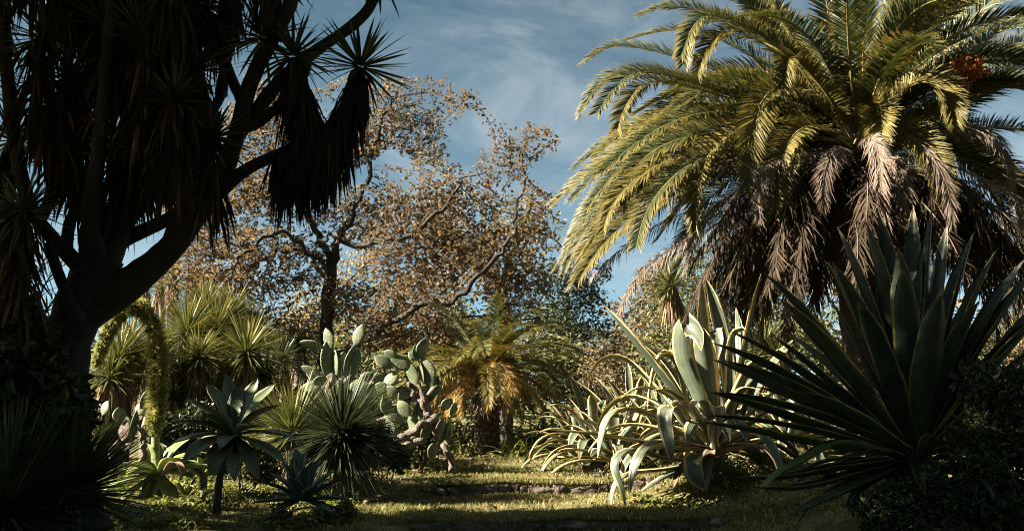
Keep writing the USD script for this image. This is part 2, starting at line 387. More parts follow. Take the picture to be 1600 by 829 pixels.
leafmat('palm_green', [(.026, .040, .014), (.047, .060, .021), (.085, .084, .027)], trans=.25, rough=.45, spec=.35, tipc=((.27, .19, .05), .5, 1.1))
leafmat('palm_gold', [(.07, .072, .02), (.125, .105, .028), (.20, .14, .036)], trans=.3, rough=.5, spec=.3)
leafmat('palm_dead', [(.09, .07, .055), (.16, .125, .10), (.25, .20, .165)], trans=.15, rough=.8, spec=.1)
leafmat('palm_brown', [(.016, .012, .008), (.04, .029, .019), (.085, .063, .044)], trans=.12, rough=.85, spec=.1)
leafmat('palm_orange', [(.15, .095, .032), (.26, .165, .055), (.34, .24, .09)], trans=.3, rough=.7, spec=.1)
leafmat('yucca_green', [(.05, .068, .022), (.09, .103, .034), (.165, .15, .052)], trans=.2, rough=.45, spec=.3, tipc=((.18, .15, .05), .6, 1.2))
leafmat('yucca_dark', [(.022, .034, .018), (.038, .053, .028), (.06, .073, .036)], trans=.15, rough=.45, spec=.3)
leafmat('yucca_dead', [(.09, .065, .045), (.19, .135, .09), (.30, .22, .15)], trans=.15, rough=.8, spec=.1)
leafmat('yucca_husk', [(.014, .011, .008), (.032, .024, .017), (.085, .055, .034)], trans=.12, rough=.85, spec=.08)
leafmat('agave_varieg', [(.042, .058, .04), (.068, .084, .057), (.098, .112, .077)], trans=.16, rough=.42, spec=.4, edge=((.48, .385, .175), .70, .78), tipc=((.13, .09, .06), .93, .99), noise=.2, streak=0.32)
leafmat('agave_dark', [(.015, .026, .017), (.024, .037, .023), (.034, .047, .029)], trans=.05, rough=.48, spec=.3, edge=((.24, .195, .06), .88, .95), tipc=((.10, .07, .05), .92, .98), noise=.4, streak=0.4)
leafmat('agave_soft', [(.13, .18, .075), (.18, .23, .09), (.23, .27, .11)], trans=.3, rough=.42, spec=.4, edge=((.30, .28, .10), .9, 1.0), noise=.15, streak=0.22)
leafmat('agave_sage', [(.075, .10, .05), (.105, .13, .065), (.14, .16, .085)], trans=.14, rough=.45, spec=.35, edge=((.20, .20, .08), .92, 1.0), noise=.15, streak=0.22)
leafmat('agave_blue', [(.04, .07, .055), (.055, .085, .065), (.07, .10, .075)], trans=.06, rough=.45, spec=.35, noise=.2, streak=0.22)
leafmat('leaf_rust', [(.06, .064, .034), (.105, .08, .06), (.155, .098, .064), (.14, .108, .09), (.20, .158, .13)], trans=.5, rough=.75, spec=.1, noise=.3, nscale=3)
leafmat('leaf_olive', [(.07, .068, .03), (.15, .12, .055), (.21, .155, .085), (.28, .20, .12)], trans=.4, rough=.55, spec=.3, noise=.3, nscale=3)
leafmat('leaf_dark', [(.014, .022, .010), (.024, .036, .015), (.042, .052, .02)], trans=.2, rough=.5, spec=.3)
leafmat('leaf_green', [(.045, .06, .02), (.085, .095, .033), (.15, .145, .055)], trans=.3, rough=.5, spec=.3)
leafmat('leaf_grey', [(.09, .075, .045), (.15, .12, .075), (.20, .155, .10)], trans=.25, rough=.7, spec=.2)
leafmat('weed', [(.05, .075, .018), (.10, .12, .03), (.20, .19, .06)], trans=.35, rough=.5, spec=.3)
leafmat('grass_blade', [(.06, .085, .024), (.14, .142, .048), (.35, .30, .16)], trans=.35, rough=.6, spec=.2)
leafmat('bract', [(.12, .14, .045), (.27, .275, .10), (.46, .41, .19)], trans=.3, rough=.5, spec=.3)
leafmat('fruit', [(.35, .10, .02), (.5, .17, .03), (.55, .25, .06)], trans=.1, rough=.5, spec=.3)
solid('bark_dark', [(.010, .008, .007), (.034, .027, .021)], 7, bump=1.0, bscale=14, stretch=(1, 1, .35), dist=.03)
solid('bark_grey', [(.06, .05, .04), (.15, .125, .10)], 5, bump=.6, bscale=25, stretch=(1, 1, .4), dist=.02)
solid('bark_mid', [(.014, .012, .010), (.042, .035, .03)], 5, bump=.6, bscale=25, stretch=(1, 1, .4), dist=.02)
solid('bark_pale', [(.16, .12, .10), (.38, .31, .27)], 4, bump=.8, bscale=16, dist=.03)
solid('palm_trunk', [(.015, .011, .008), (.05, .036, .025)], 8, bump=.6, bscale=20)
solid('palm_scar', [(.03, .022, .016), (.10, .075, .055)], 10, bump=.5, bscale=40)
solid('rachis_green', [(.12, .10, .035), (.20, .16, .06)], 3, rough=.5, bump=.1, spec=.4)
solid('rachis_dead', [(.08, .06, .042), (.16, .12, .09)], 3, bump=.2)
solid('cactus_pad', [(.075, .10, .05), (.13, .155, .085), (.21, .21, .13)], 5, rough=.55, bump=.25, bscale=22, spec=.35)
solid('cactus_old', [(.055, .048, .036), (.12, .098, .078), (.25, .205, .17)], 11, rough=.85, bump=1.0, bscale=14, dist=.05)
solid('stone', [(.035, .028, .023), (.09, .072, .06), (.19, .155, .13)], 5, bump=.8, bscale=14, dist=.03)
solid('stalk_green', [(.12, .13, .05), (.20, .19, .08)], 5, rough=.6, bump=.2)
MAT['cactus_pad'] = usdkit.material(stage, '/World/Looks/cactus_skin', {
    'g': ('geometry', {}), 'n': ('noise_texture', {'scale': 5.0, 'detail': 6, 'roughness': .65}), 'r': ('rgb_ramp', {'ramp': [(.32, (.05, .072, .036)), (.5, (.078, .10, .05)), (.62, (.125, .137, .078)), (.72, (.17, .14, .09))]}),
    'v': ('voronoi_texture', {'scale': 17.0, 'randomness': .55}), 'vr': ('rgb_ramp', {'ramp': [(.15, (1, 1, 1)), (.22, (0, 0, 0))]}), 'vb': ('rgb_to_bw', {}), 'm': ('mix', {'color2': (.30, .25, .17)}),
    'bp': ('bump', {'strength': .5, 'distance': .012}), 'p': ('principled_bsdf', {'roughness': .55, 'specular_ior_level': .35})},
    [('g.position', 'n.vector'), ('g.position', 'v.vector'), ('n.fac', 'r.fac'), ('v.distance', 'vr.fac'), ('vr.color', 'vb.color'), ('vb.val', 'm.fac'), ('r.color', 'm.color1'), ('m.color', 'p.base_color'), ('vb.val', 'bp.height'), ('bp.normal', 'p.normal')], surface='p.BSDF')
MAT['turf'] = usdkit.material(stage, '/World/Looks/turf', {
    'g': ('geometry', {}), 'n': ('noise_texture', {'scale': 1.1, 'detail': 8, 'roughness': 0.7}), 'n2': ('noise_texture', {'scale': 24, 'detail': 5, 'roughness': 0.7}),
    'r': ('rgb_ramp', {'ramp': [(.32, (.04, .045, .018)), (.46, (.08, .085, .03)), (.6, (.17, .15, .075)), (.72, (.25, .205, .14))]}),
    'r2': ('rgb_ramp', {'ramp': [(.3, (.45, .45, .45)), (.7, (1.3, 1.3, 1.3))]}), 'mul': ('mix', {'mix_type': 'multiply', 'fac': 1.0}),
    'bp': ('bump', {'strength': .8, 'distance': .03}), 'p': ('principled_bsdf', {'roughness': .95, 'specular_ior_level': .1})},
    [('g.position', 'n.vector'), ('g.position', 'n2.vector'), ('n.fac', 'r.fac'), ('n2.fac', 'r2.fac'), ('r.color', 'mul.color1'), ('r2.color', 'mul.color2'), ('mul.color', 'p.base_color'), ('n2.fac', 'bp.height'), ('bp.normal', 'p.normal')], surface='p.BSDF')

# ------------------------------------------------------------------ ground
R = np.random.default_rng(104)
def sstep(a, b, x):
    t = np.clip((x - a) / (b - a), 0, 1); return t * t * (3 - 2 * t)
Y1, Y2 = 11.25, 14.0
def edge_y(x, k): return (Y1, Y2)[k] + 0.10 * np.sin(x * 1.7 + k) + 0.06 * np.sin(x * 4.1 + 2 * k)
def ground(x, y):
    x, y = np.asarray(x, float), np.asarray(y, float)
    inside = sstep(-1.35, -1.05, x) * (1 - sstep(2.2, 2.6, x))
    z = 0
    for k, h in ((0, .14), (1, .18)):
        e = edge_y(x, k); w = 0.03 * inside + 0.9 * (1 - inside)
        z = z + h * sstep(e - w, e + w, y)
    z = z + 0.03 * sstep(15, 24, y)
    z = z + 0.36 * sstep(1.9, 3.6, x) * sstep(5, 8, y) * (1 - sstep(16, 19, y)) + 0.10 * sstep(-2.2, -4, x) * (1 - sstep(16, 19, y))
    z = z + 0.28 * np.exp(-((x - 2.75) ** 2 + (y - 13.5) ** 2) / 0.9)
    far = sstep(26, 60, y) * 0.6
    b = 0.05 * (meshkit.noise(np.stack(np.broadcast_arrays(x * .9, y * .9, 0 * x * y), -1), 3) - .5) + 0.02 * (meshkit.noise(np.stack(np.broadcast_arrays(x * 4, y * 4, 0 * x * y), -1), 4) - .5)
    return z + b + far
def grd(x, y): return float(ground(x, y))
xs = np.concatenate([np.linspace(-300, -12, 24), np.linspace(-11.5, -4, 26), np.linspace(-3.9, 5, 120), np.linspace(5.2, 12, 24), np.linspace(13, 300, 24)])
ys = np.concatenate([np.linspace(-200, 4, 20), np.linspace(5, 10.6, 20)] + [np.linspace(10.7, 17, 211), np.linspace(17.15, 30, 60), np.linspace(31, 400, 30)])
gx, gy = np.meshgrid(xs, ys); gz = ground(gx, gy)
nx = len(xs); i, j = np.meshgrid(np.arange(len(ys) - 1), np.arange(nx - 1), indexing='ij'); a = i * nx + j
gp = emit('ground', np.stack([gx, gy, gz], -1).reshape(-1, 3), np.vstack([np.stack([a, a + 1, a + nx + 1], -1).reshape(-1, 3), np.stack([a, a + nx + 1, a + nx], -1).reshape(-1, 3)]), 'turf', kind='structure')

def rock(c, s, seed, n=2):
    import trimesh
    m = trimesh.creation.icosphere(subdivisions=n); v = np.array(m.vertices)
    v = np.sign(v) * np.abs(v) ** 0.55
    k = 1 + 0.7 * (meshkit.noise(v * 1.6 + seed * 3.7, seed)[:, None] - .5) + 0.15 * (meshkit.noise(v * 5 + seed, seed)[:, None] - .5)
    return v * k * np.asarray(s) + c, np.array(m.faces)

for k, lab in ((0, 'low shaded stone step edging at the bottom of the picture'), (1, 'low rough stone step across the sunlit grass before the stout palm')):
    y0 = edge_y(0.5, k); t = thing('stone_step', lab, 'step', (0.5, y0, grd(0.5, y0 - .2)))
    x = -1.15
    q = 0
    while x < 2.3:
        w = 0.10 + 0.34 * R.random() ** 1.5; xc = x + w / 2; h = (.14, .18)[k]
        yy = edge_y(xc, k); z = grd(xc, yy - .12)
        emit('stone', *rock((xc, yy + .075, z + h * .40), (w * .53, .10 + .04 * R.random(), h * (.30 + .22 * R.random())), 20 * k + q), 'stone', t, smooth=40)
        x += w; q += 1

# ------------------------------------------------------------------ grass and ground cover (stuff)
R = np.random.default_rng(105)
def instancer(name, protos, pts, idx, scale, label, cat, mat, tilt=0.1):
    pi = UsdGeom.PointInstancer.Define(stage, numbered('/World', name))
    base = str(pi.GetPath()); rel = pi.CreatePrototypesRel()
    for n, (V, F, pv) in enumerate(protos):
        m = usdkit.mesh(stage, f'{base}/tuft_{n:03d}' if n else f'{base}/tuft', (V, F), MAT[mat], smooth=True)
        for k, a in pv.items(): UsdGeom.PrimvarsAPI(m).CreatePrimvar(k, Sdf.ValueTypeNames.FloatArray, 'vertex').Set(Vt.FloatArray.FromNumpy(np.asarray(a, np.float32)))
        rel.AddTarget(m.GetPath())
    n = len(pts); ang = R.random(n) * 6.283
    pi.CreatePositionsAttr(Vt.Vec3fArray.FromNumpy(pts.astype(np.float32)))
    pi.CreateProtoIndicesAttr(Vt.IntArray.FromNumpy(idx.astype(np.int32)))
    pi.CreateScalesAttr(Vt.Vec3fArray.FromNumpy((np.ones((n, 3)) * scale[:, None]).astype(np.float32)))
    pi.CreateOrientationsAttr(Vt.QuathArray([Gf.Quath(float(math.cos(a / 2)), 0, 0, float(math.sin(a / 2))) for a in ang]))
    tag(pi.GetPrim(), label, cat, None, 'stuff')

protos = []
for s in range(6):
    n = 16; o = np.stack([R.normal(size=n) * .05, R.normal(size=n) * .05, np.full(n, -.005)], 1)
    d = unit(np.stack([R.normal(size=n) * .5, R.normal(size=n) * .5, np.ones(n)], 1))
    protos.append(blades(o, d, R.uniform(.03, .085, n), .0042, .3, K=3, fold=.2, shape='flat', tint=np.clip(R.normal(size=n) * .2 + (.25, .4, .5, .6, .75, .85)[s], 0, 1)))
n = 24000
px = R.uniform(-6.5, 6, n * 2); py = 9.5 + 14 * R.random(n * 2) ** 1.3
dn = meshkit.noise(np.stack([px * 1.3, py * 1.3, 0 * px], -1), 9); keep = R.random(n * 2) < np.clip((dn - .2) * 1.8, .12, 1); px, py = px[keep][:n], py[keep][:n]; m_ = R.random(n) < .16; px[m_] = R.uniform(-1.4, 2.8, m_.sum()); py[m_] = edge_y(px[m_], 1) + np.where(R.random(m_.sum()) < .7, .06 + .12 * R.random(m_.sum()), -.12 - .1 * R.random(m_.sum())); m2 = R.random(n) < .06; px[m2] = R.uniform(-1.4, 2.8, m2.sum()); py[m2] = edge_y(px[m2], 0) + .05 + .14 * R.random(m2.sum())
t2 = np.clip((dn[keep][:n] - .2) * 7 * .9 + R.normal(size=len(px)) * 1.2, 0, 5.99)
ok = np.ones(len(px), bool)
for k in (0, 1):
    e_ = edge_y(px, k); ok &= ~((px > -1.25) & (px < 2.3) & (py > e_ - .34 * R.random(len(px))) & (py < e_ + .05))
px, py, t2 = px[ok], py[ok], t2[ok]
instancer('grass', protos, np.stack([px, py, ground(px, py)], 1), 5 - t2.astype(int), R.uniform(.7, 1.5, len(px)), 'short dry yellowish green grass growing over the clearing', 'grass', 'grass_blade')

protos = []
for s in range(4):
    n = 14; c = np.stack([R.normal(size=n) * .09, R.normal(size=n) * .09, np.abs(R.normal(size=n)) * .03 + .01], 1)
    protos.append(leaves(c, .05, flat=1.6, aspect=.7, tint=np.clip(R.normal(size=n) * .25 + .5, 0, 1)))
pts = []
for (x0, x1, y0, y1, n) in ((-5.4, -2.0, 10.6, 14.6, 1500), (-2.2, -0.9, 15.6, 16.6, 90), (1.5, 3.2, 12.3, 13.4, 120), (2, 5, 10, 12.5, 300)):
    x, y = R.uniform(x0, x1, n), R.uniform(y0, y1, n); k_ = (np.hypot(x + 4.5, y - 12.5) > .75) & (meshkit.noise(np.stack([x * 1.6, y * 1.6, 0 * x], -1), 8) > .36); x, y = x[k_], y[k_]; pts.append(np.stack([x, y, ground(x, y)], 1))
pts = np.vstack(pts)
instancer('ground_cover', protos, pts, R.integers(0, 4, len(pts)), R.uniform(.6, 1.4, len(pts)), 'low leafy weeds covering the ground round the plants', 'weeds', 'weed')

protos = []
for q in range(4):
    n = 5; c = np.stack([R.normal(size=n) * .12, R.normal(size=n) * .12, R.uniform(.015, .05, n)], 1); protos.append(leaves(c, .085, flat=2.5, aspect=.55, tint=np.clip(R.normal(size=n) * .25 + .6, 0, 1)))
fx, fy = R.uniform(-5, 4.5, 1500), 11 + 12 * R.random(1500) ** .6
instancer('fallen_leaves', protos, np.stack([fx, fy, ground(fx, fy)], 1), R.integers(0, 4, 1500), R.uniform(.5, 1.1, 1500), 'brown fallen leaves scattered over the grass', 'leaves', 'leaf_rust')

# ------------------------------------------------------------------ left tree with hanging skirts
R = np.random.default_rng(106)
def rosette(c, axis, n, L, hw, lo=-0.25, hi=0.98, droop=.12, r0=.04, tint=None):
    d = sphere_dirs(n, axis, lo, hi)
    return blades(c + d * r0, d, L * R.uniform(.8, 1.12, n), hw, droop * R.uniform(.4, 1.6, n), K=5, fold=.35, tint=tint)
def skirt(C, n, L, hw, r=0.08, out=.5, tint=None, spread=1.0):
    """dead leaves hanging down along the stem C"""
    t = R.random(n); M = len(C); ix = t * (M - 1); i0 = np.minimum(ix.astype(int), M - 2); f = (ix - i0)[:, None]
    o = C[i0] * (1 - f) + C[i0 + 1] * f; a = R.random(n) * 6.283; rad = np.stack([np.cos(a), np.sin(a), 0 * a], 1)
    K = 5; tt = np.linspace(0, 1, K); Ln = L * R.uniform(.35, 1.25, n)
    h = out * (np.sqrt(tt)[None] * R.uniform(.25, 1.0, n)[:, None]) * L * 0.45 * spread
    P = o[:, None] + rad[:, None] * (r + h)[..., None]
    P[..., 2] -= Ln[:, None] * tt[None] ** 1.15
    P += R.normal(size=(n, 1, 3)) * .10 * L * tt[None, :, None]
    S = unit(np.stack([-np.sin(a), np.cos(a), 0 * a], 1) + R.normal(size=(n, 3)) * .4)[:, None] * np.ones((1, K, 1))
    return ribbons(P, S, hw * np.interp(tt, [0, .3, .8, 1], [.6, 1, .7, .1])[None] * np.ones((n, 1)), .3, tint)

D = 9.5; SC = D / 11
big = thing('yucca_tree', 'huge dark many branched tree with hanging skirts of dead sword leaves', 'tree', (W(120, 720, D)[0], D, grd(W(120, 720, D)[0], D)))
pm = PM(D)
def limb(name, pts, radii, sides=10, mat='bark_dark', parent=None, wob=.13, d=D, per=5, seed=0):
    P = spline([W(p[0], p[1], d + (p[2] if len(p) > 2 else 0)) for p in pts], per * len(pts))
    r = np.interp(np.linspace(0, 1, len(P)), np.linspace(0, 1, len(radii)), np.array(radii, float)) / PM(d)
    emit(name, *tube(P, r, sides, wob=wob, seed=seed), mat, parent if parent is not None else big)
    return P
limb('trunk', [(88, 830), (92, 720), (98, 600), (118, 500), (145, 440), (165, 400)], [78, 50, 38, 33, 40, 30], 16, seed=1)
limb('branch', [(122, 492), (196, 446), (258, 396, -.1), (312, 330, -.2), (350, 270, -.2), (363, 225, -.2), (395, 180, -.2), (440, 125, -.2), (490, 82, -.2), (540, 48, -.2), (575, 15, -.2), (600, -40, -.2)], [34, 28, 23, 18, 15, 13, 12, 11, 10, 9, 9, 8], seed=2)
limb('branch', [(352, 268, -.2), (372, 200, -.3), (388, 140, -.3), (415, 80, -.3), (450, 15, -.3), (470, -60, -.3)], [15, 13, 12, 11, 11, 10], seed=3)
limb('branch', [(335, 305, -.2), (385, 265, -.3), (430, 243, -.3), (470, 225, -.35)], [14, 10, 9, 8], seed=4)
limb('branch', [(470, 228, -.35), (490, 190, -.35), (472, 140, -.35), (458, 92, -.35)], [8, 8, 8, 8], seed=4)
limb('branch', [(478, 222, -.35), (520, 195, -.4), (545, 150, -.4), (563, 106, -.4)], [8, 8, 8, 8], seed=4)
limb('branch', [(150, 412), (195, 374, .3), (255, 346, .3), (310, 300, .4), (330, 230, .4)], [18, 13, 11, 10, 9], seed=5)
limb('branch', [(160, 420), (195, 340, .2), (215, 270, .3), (250, 190, .3), (290, 90, .3), (310, -30, .3)], [24, 14, 12, 11, 10, 9], seed=6)
limb('branch', [(150, 420), (140, 350, -.4), (150, 270, -.6), (160, 180, -.8), (170, 70, -1), (185, -60, -1)], [24, 13, 11, 10, 10, 9], seed=7)
limb('branch', [(135, 430), (105, 395, -.2), (60, 345, -.3), (30, 260, -.3), (15, 150, -.3), (0, 0, -.4)], [15, 11, 11, 11, 10, 10], seed=8)
limb('branch', [(120, 450), (135, 395, .8), (175, 340, .9), (205, 290, .9), (215, 220, 1)], [14, 12, 11, 10, 9], seed=9)
limb('branch', [(105, 530, .5), (40, 495, .9), (-60, 400, 1.2), (-150, 200, 1.5)], [24, 18, 16, 15], seed=10)
for k, (x0, y0, x1, y1) in enumerate(((200, 350, 262, 235), (262, 235, 300, 130), (230, 300, 300, 210), (105, 395, 140, 290), (258, 388, 300, 270), (300, 270, 345, 150), (345, 150, 372, 20), (60, 345, 110, 230), (110, 230, 125, 110), (395, 180, 350, 90), (372, 200, 430, 170), (430, 170, 480, 100), (125, 500, 75, 380))):
    dd = R.uniform(-.4, .6); limb('branch', [(x0, y0, dd), ((x0 + x1) / 2 + R.normal() * 9, (y0 + y1) / 2 + 8, dd), (x1, y1, dd)], [11, 9, 8], 8, seed=30 + k)
hero = Bag(); hero.add(*(lambda r: (r[0], r[1]))(r := rosette(W(563, 104, D - .4), (.25, -.2, 1), 60, .62 * SC, .02, lo=-.45, droop=.05)), **r[2])
hero.emit('leaf_rosette', 'yucca_dark', big)
# (px, py of the head, depth offset, leaf length m, skirt bottom px or 0)
heads = [(458, 88, -.35, .62, 0), (412, 60, -.3, .55, 0), (590, -45, -.2, .6, 0), (520, -60, 0, .6, 0), (470, -80, -.3, .6, 0),
         (300, 60, .3, .6, 250), (250, 150, 0, .6, 285), (210, 190, 1, .6, 300), (262, 110, -.6, .5, 270), (180, 60, -1, .6, 250), (120, 40, -.5, .6, 220),
         (60, 120, -.3, .6, 290), (20, 60, -.4, .7, 300), (60, 240, .4, .7, 340), (130, 150, .6, .6, 260), (230, 20, -.2, .6, 200), (380, 10, .1, .6, 90),
         (90, -30, -.2, .7, 200), (150, -60, 0, .7, 150), (20, 220, .9, .7, 430), (40, 330, -.8, .5, 520), (20, 340, -.5, .5, 500), (290, -60, .3, .7, 150), (350, -70, .2, .7, 60), (420, -60, -.3, .7, 20), (-40, 120, 0, .7, 420), (-60, 300, 0, .7, 520),
         (296, 150, -.2, .5, 318), (200, 110, -.3, .6, 280), (160, 230, .2, .6, 315)]
for k in range(11):
    hx, hy = R.uniform(-120, 300), R.uniform(-90, 240)
    heads.append((hx, hy, R.uniform(-1.4, 1.7), .6, min(hy + R.uniform(110, 230), 350 if hx > 30 else 470)))
for k in range(34):
    hx, hy = R.uniform(-80, 330), R.uniform(-480, -90)
    heads.append((hx, hy, R.uniform(-1.6, 1.7), .65, hy + R.uniform(120, 240)))
GAPS = ((112, 62), (104, 90), (245, 245), (206, 300), (84, 356), (100, 425), (150, 312), (12, 165), (183, 405), (60, 205), (178, 140), (292, 275), (232, 60), (330, 350))
for hx, hy, dd, L, bot in heads:
    if hy > -90 and any(abs(hx - a) < 30 and hy - 25 < b < max(bot, hy + 40) + 45 for a, b in GAPS): hx += 46
    if hx < 200: dd = min(dd, .5)
    if 262 < hx < 400 and hy > -70 and dd > -.34: hx -= 62
    if 240 < hx < 400 and hy > -60: L *= .75
    c = W(hx, hy, D + dd); r = rosette(c, (R.normal() * .25, R.normal() * .25, 1), 55, L * SC, .02, lo=-.5, droop=.15)
    b = Bag(); b.add(r[0], r[1], **r[2]); b.emit('leaf_rosette', 'yucca_dark', big)
    if bot:
        e = W(hx + R.normal() * 12, bot, D + dd); h = c[2] - e[2]
        C = spline([c, c * .6 + e * .4 + [R.normal() * .05, R.normal() * .05, 0], c * .25 + e * .75], 8)
        emit('stem', *tube(C, .055, 7), 'bark_dark', big)
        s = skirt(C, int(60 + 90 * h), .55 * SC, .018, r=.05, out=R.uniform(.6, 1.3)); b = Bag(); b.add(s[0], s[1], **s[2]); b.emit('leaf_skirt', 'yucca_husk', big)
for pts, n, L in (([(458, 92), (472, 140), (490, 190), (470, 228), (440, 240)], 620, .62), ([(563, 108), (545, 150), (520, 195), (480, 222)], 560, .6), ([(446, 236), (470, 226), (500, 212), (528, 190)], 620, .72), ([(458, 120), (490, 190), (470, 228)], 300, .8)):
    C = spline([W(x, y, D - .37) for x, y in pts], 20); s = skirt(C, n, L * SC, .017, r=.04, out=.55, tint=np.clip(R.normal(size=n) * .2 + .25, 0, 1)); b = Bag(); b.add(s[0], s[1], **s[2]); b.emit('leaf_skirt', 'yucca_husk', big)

# ------------------------------------------------------------------ the tall palm on the right
R = np.random.default_rng(107)
D = 15.0
pc = W(1345, 250, D); gx0, gy0 = pc[0], pc[1]
palm = thing('date_palm', 'tall palm with golden arching fronds and a thick skirt of dead leaves', 'palm tree', (gx0, gy0, grd(gx0, gy0)))
zz = np.linspace(grd(gx0, gy0) - .1, pc[2] + .1, 24)
emit('trunk', *tube(np.stack([gx0 + 0 * zz, gy0 + 0 * zz, zz], 1), np.interp(zz, [zz[0], zz[0] + .5, zz[-1] - 1.2, zz[-1] - .3, zz[-1]], [.55, .42, .42, .55, .2]), 18, wob=.15), 'palm_trunk', palm)
def pf(pts, mat='palm_green', L=.43, n=200, hw=.0135, roll=None, rag=.03, tint=None, vee=.45, droop=.15, curl=0.0, az=None, alpha=(74, 36)):
    if roll is None: roll = (.75 if pts[-1][0] < pts[0][0] else -.75) * R.uniform(.55, 1.2)
    P = [W(p[0], p[1], D + p[2]) for p in pts]
    P = [P[0]] + [q_ + R.normal(size=3) * .03 for q_ in P[1:]]
    rm = 'rachis_green' if mat in ('palm_green', 'palm_gold') else 'rachis_dead'
    put_frond(palm, frond(P, L, n, hw, vee=vee, roll=roll, rag=rag, tint=tint, droop=droop, curl=curl, az=az, alpha=alpha), mat, rm)
C0 = (1335, 225, -.1)
G = [
 [C0, (1230, 95, .6), (1120, 25, .8), (1045, 10, .9), (995, 22, .9)],
 [C0, (1250, 140, .5), (1150, 78, .7), (1060, 50, .8), (980, 58, .8)],
 [C0, (1230, 150, .2), (1130, 108, .3), (1020, 76, .3), (950, 76, .3), (916, 102, .3)],
 [C0, (1210, 165, -.2), (1110, 137, -.3), (1010, 115, -.4), (950, 124, -.4), (914, 172, -.4)],
 [C0, (1270, 130, -.5), (1215, 72, -.8), (1150, 36, -1), (1095, 42, -1.1), (1064, 98, -1.1)],
 [C0, (1240, 170, .4), (1160, 163, .6), (1080, 160, .7), (1030, 172, .7), (985, 215, .7)],
 [C0, (1230, 195, -.2), (1130, 188, -.3), (1050, 205, -.4), (960, 250, -.5), (895, 315, -.5)],
 [C0, (1220, 210, -.5), (1120, 208, -.8), (1030, 235, -1), (975, 285, -1.1), (948, 335, -1.1)],
 [C0, (1240, 185, .7), (1130, 190, 1.1), (1020, 195, 1.4), (940, 225, 1.6), (896, 262, 1.6)],
 [C0, (1250, 215, .1), (1130, 235, .1), (1020, 275, 0), (930, 330, 0), (878, 395, 0)],
 [C0, (1250, 225, .5), (1130, 255, .8), (1010, 300, 1), (920, 350, 1.1), (882, 420, 1.1)],
 [C0, (1250, 110, .8), (1190, 10, 1.2), (1140, -40, 1.4), (1090, -50, 1.5)],
 [C0, (1300, 120, .3), (1290, 20, .4), (1270, -70, .4), (1240, -140, .4)],
 [C0, (1270, 120, .2), (1225, 30, .3), (1180, -40, .3), (1120, -80, .3)],
 [C0, (1360, 130, -.4), (1385, 40, -.6), (1405, -50, -.7), (1410, -120, -.8)],
 [C0, (1385, 130, .5), (1430, 30, .8), (1480, -60, 1), (1540, -110, 1)],
 [C0, (1400, 150, .2), (1470, 75, .3), (1550, 0, .3), (1630, -40, .3)],
 [C0, (1410, 165, -.2), (1480, 105, -.4), (1570, 40, -.5), (1660, 20, -.6)],
 [C0, (1420, 185, .5), (1510, 150, .8), (1600, 100, 1), (1700, 90, 1)],
 [C0, (1420, 190, .0), (1500, 165, -.1), (1570, 135, -.2), (1650, 150, -.2), (1720, 200, -.2)],
 [C0, (1370, 130, 1.0), (1400, 10, 1.5), (1420, -100, 1.8)],
 [C0, (1320, 120, 1.0), (1310, 0, 1.5), (1330, -120, 1.8)],
 [C0, (1440, 215, .4), (1540, 200, .7), (1640, 220, .9), (1720, 300, 1)],
 [C0, (1430, 150, .9), (1530, 90, 1.4), (1640, 60, 1.7), (1720, 80, 1.8)],
]
for g in G: pf(g, tint=.45)
for k in range(26):      # more fronds of the same sweep, filling the left and lower left of the crown
    g = G[(3, 6, 7, 8, 9, 10, 9, 10, 4, 11)[k % 10]]; jx, jy, jd = R.normal() * 13 + 16, R.normal() * 16 - 4, R.uniform(-1.2, 1.4)
    pf([g[0]] + [(x + jx * (i + 1) / 3, y + jy * (i + 1) / 3, d_ + jd * (i + 1) / 3) for i, (x, y, d_) in enumerate(g[1:])], ('palm_green', 'palm_green', 'palm_gold')[k % 3], tint=.4)
for g, rl in (([(1330, 220, -.5), (1275, 160, -1), (1220, 140, -1.4), (1185, 165, -1.7), (1172, 225, -1.8), (1168, 290, -1.8)], .3),
          ([(1330, 220, -.5), (1240, 190, -.9), (1160, 195, -1.3), (1115, 235, -1.5), (1092, 290, -1.6), (1084, 355, -1.6)], .2),
          ([(1330, 220, -.4), (1220, 215, -.8), (1100, 230, -1.1), (1010, 265, -1.3), (960, 320, -1.4), (945, 360, -1.4)], .1),
          ([(1330, 215, -.7), (1290, 140, -1.3), (1250, 92, -1.6), (1232, 95, -1.8), (1230, 130, -1.8)], .2),
          ([(1350, 220, -.6), (1395, 165, -1.2), (1440, 130, -1.5), (1475, 140, -1.6), (1490, 195, -1.7)], -.2),
          ([(1345, 225, -.7), (1390, 205, -1.3), (1430, 225, -1.7), (1460, 270, -1.9), (1475, 310, -1.9)], 0),
          ([(1335, 225, -.7), (1370, 165, -1.3), (1382, 180, -1.7), (1380, 225, -1.8)], 0),
          ([(1330, 230, -.6), (1260, 200, -1.2), (1225, 230, -1.5), (1215, 290, -1.6), (1212, 340, -1.6)], 0),
          ([(1345, 225, -.2), (1470, 170, -.5), (1560, 135, -.7), (1640, 130, -.8)], 0),
          ([(1330, 235, 0), (1200, 245, -.2), (1060, 300, -.5), (960, 375, -.6), (900, 440, -.6)], 0)):
    pf(g, 'palm_gold', L=.40, tint=.45, rag=.035)
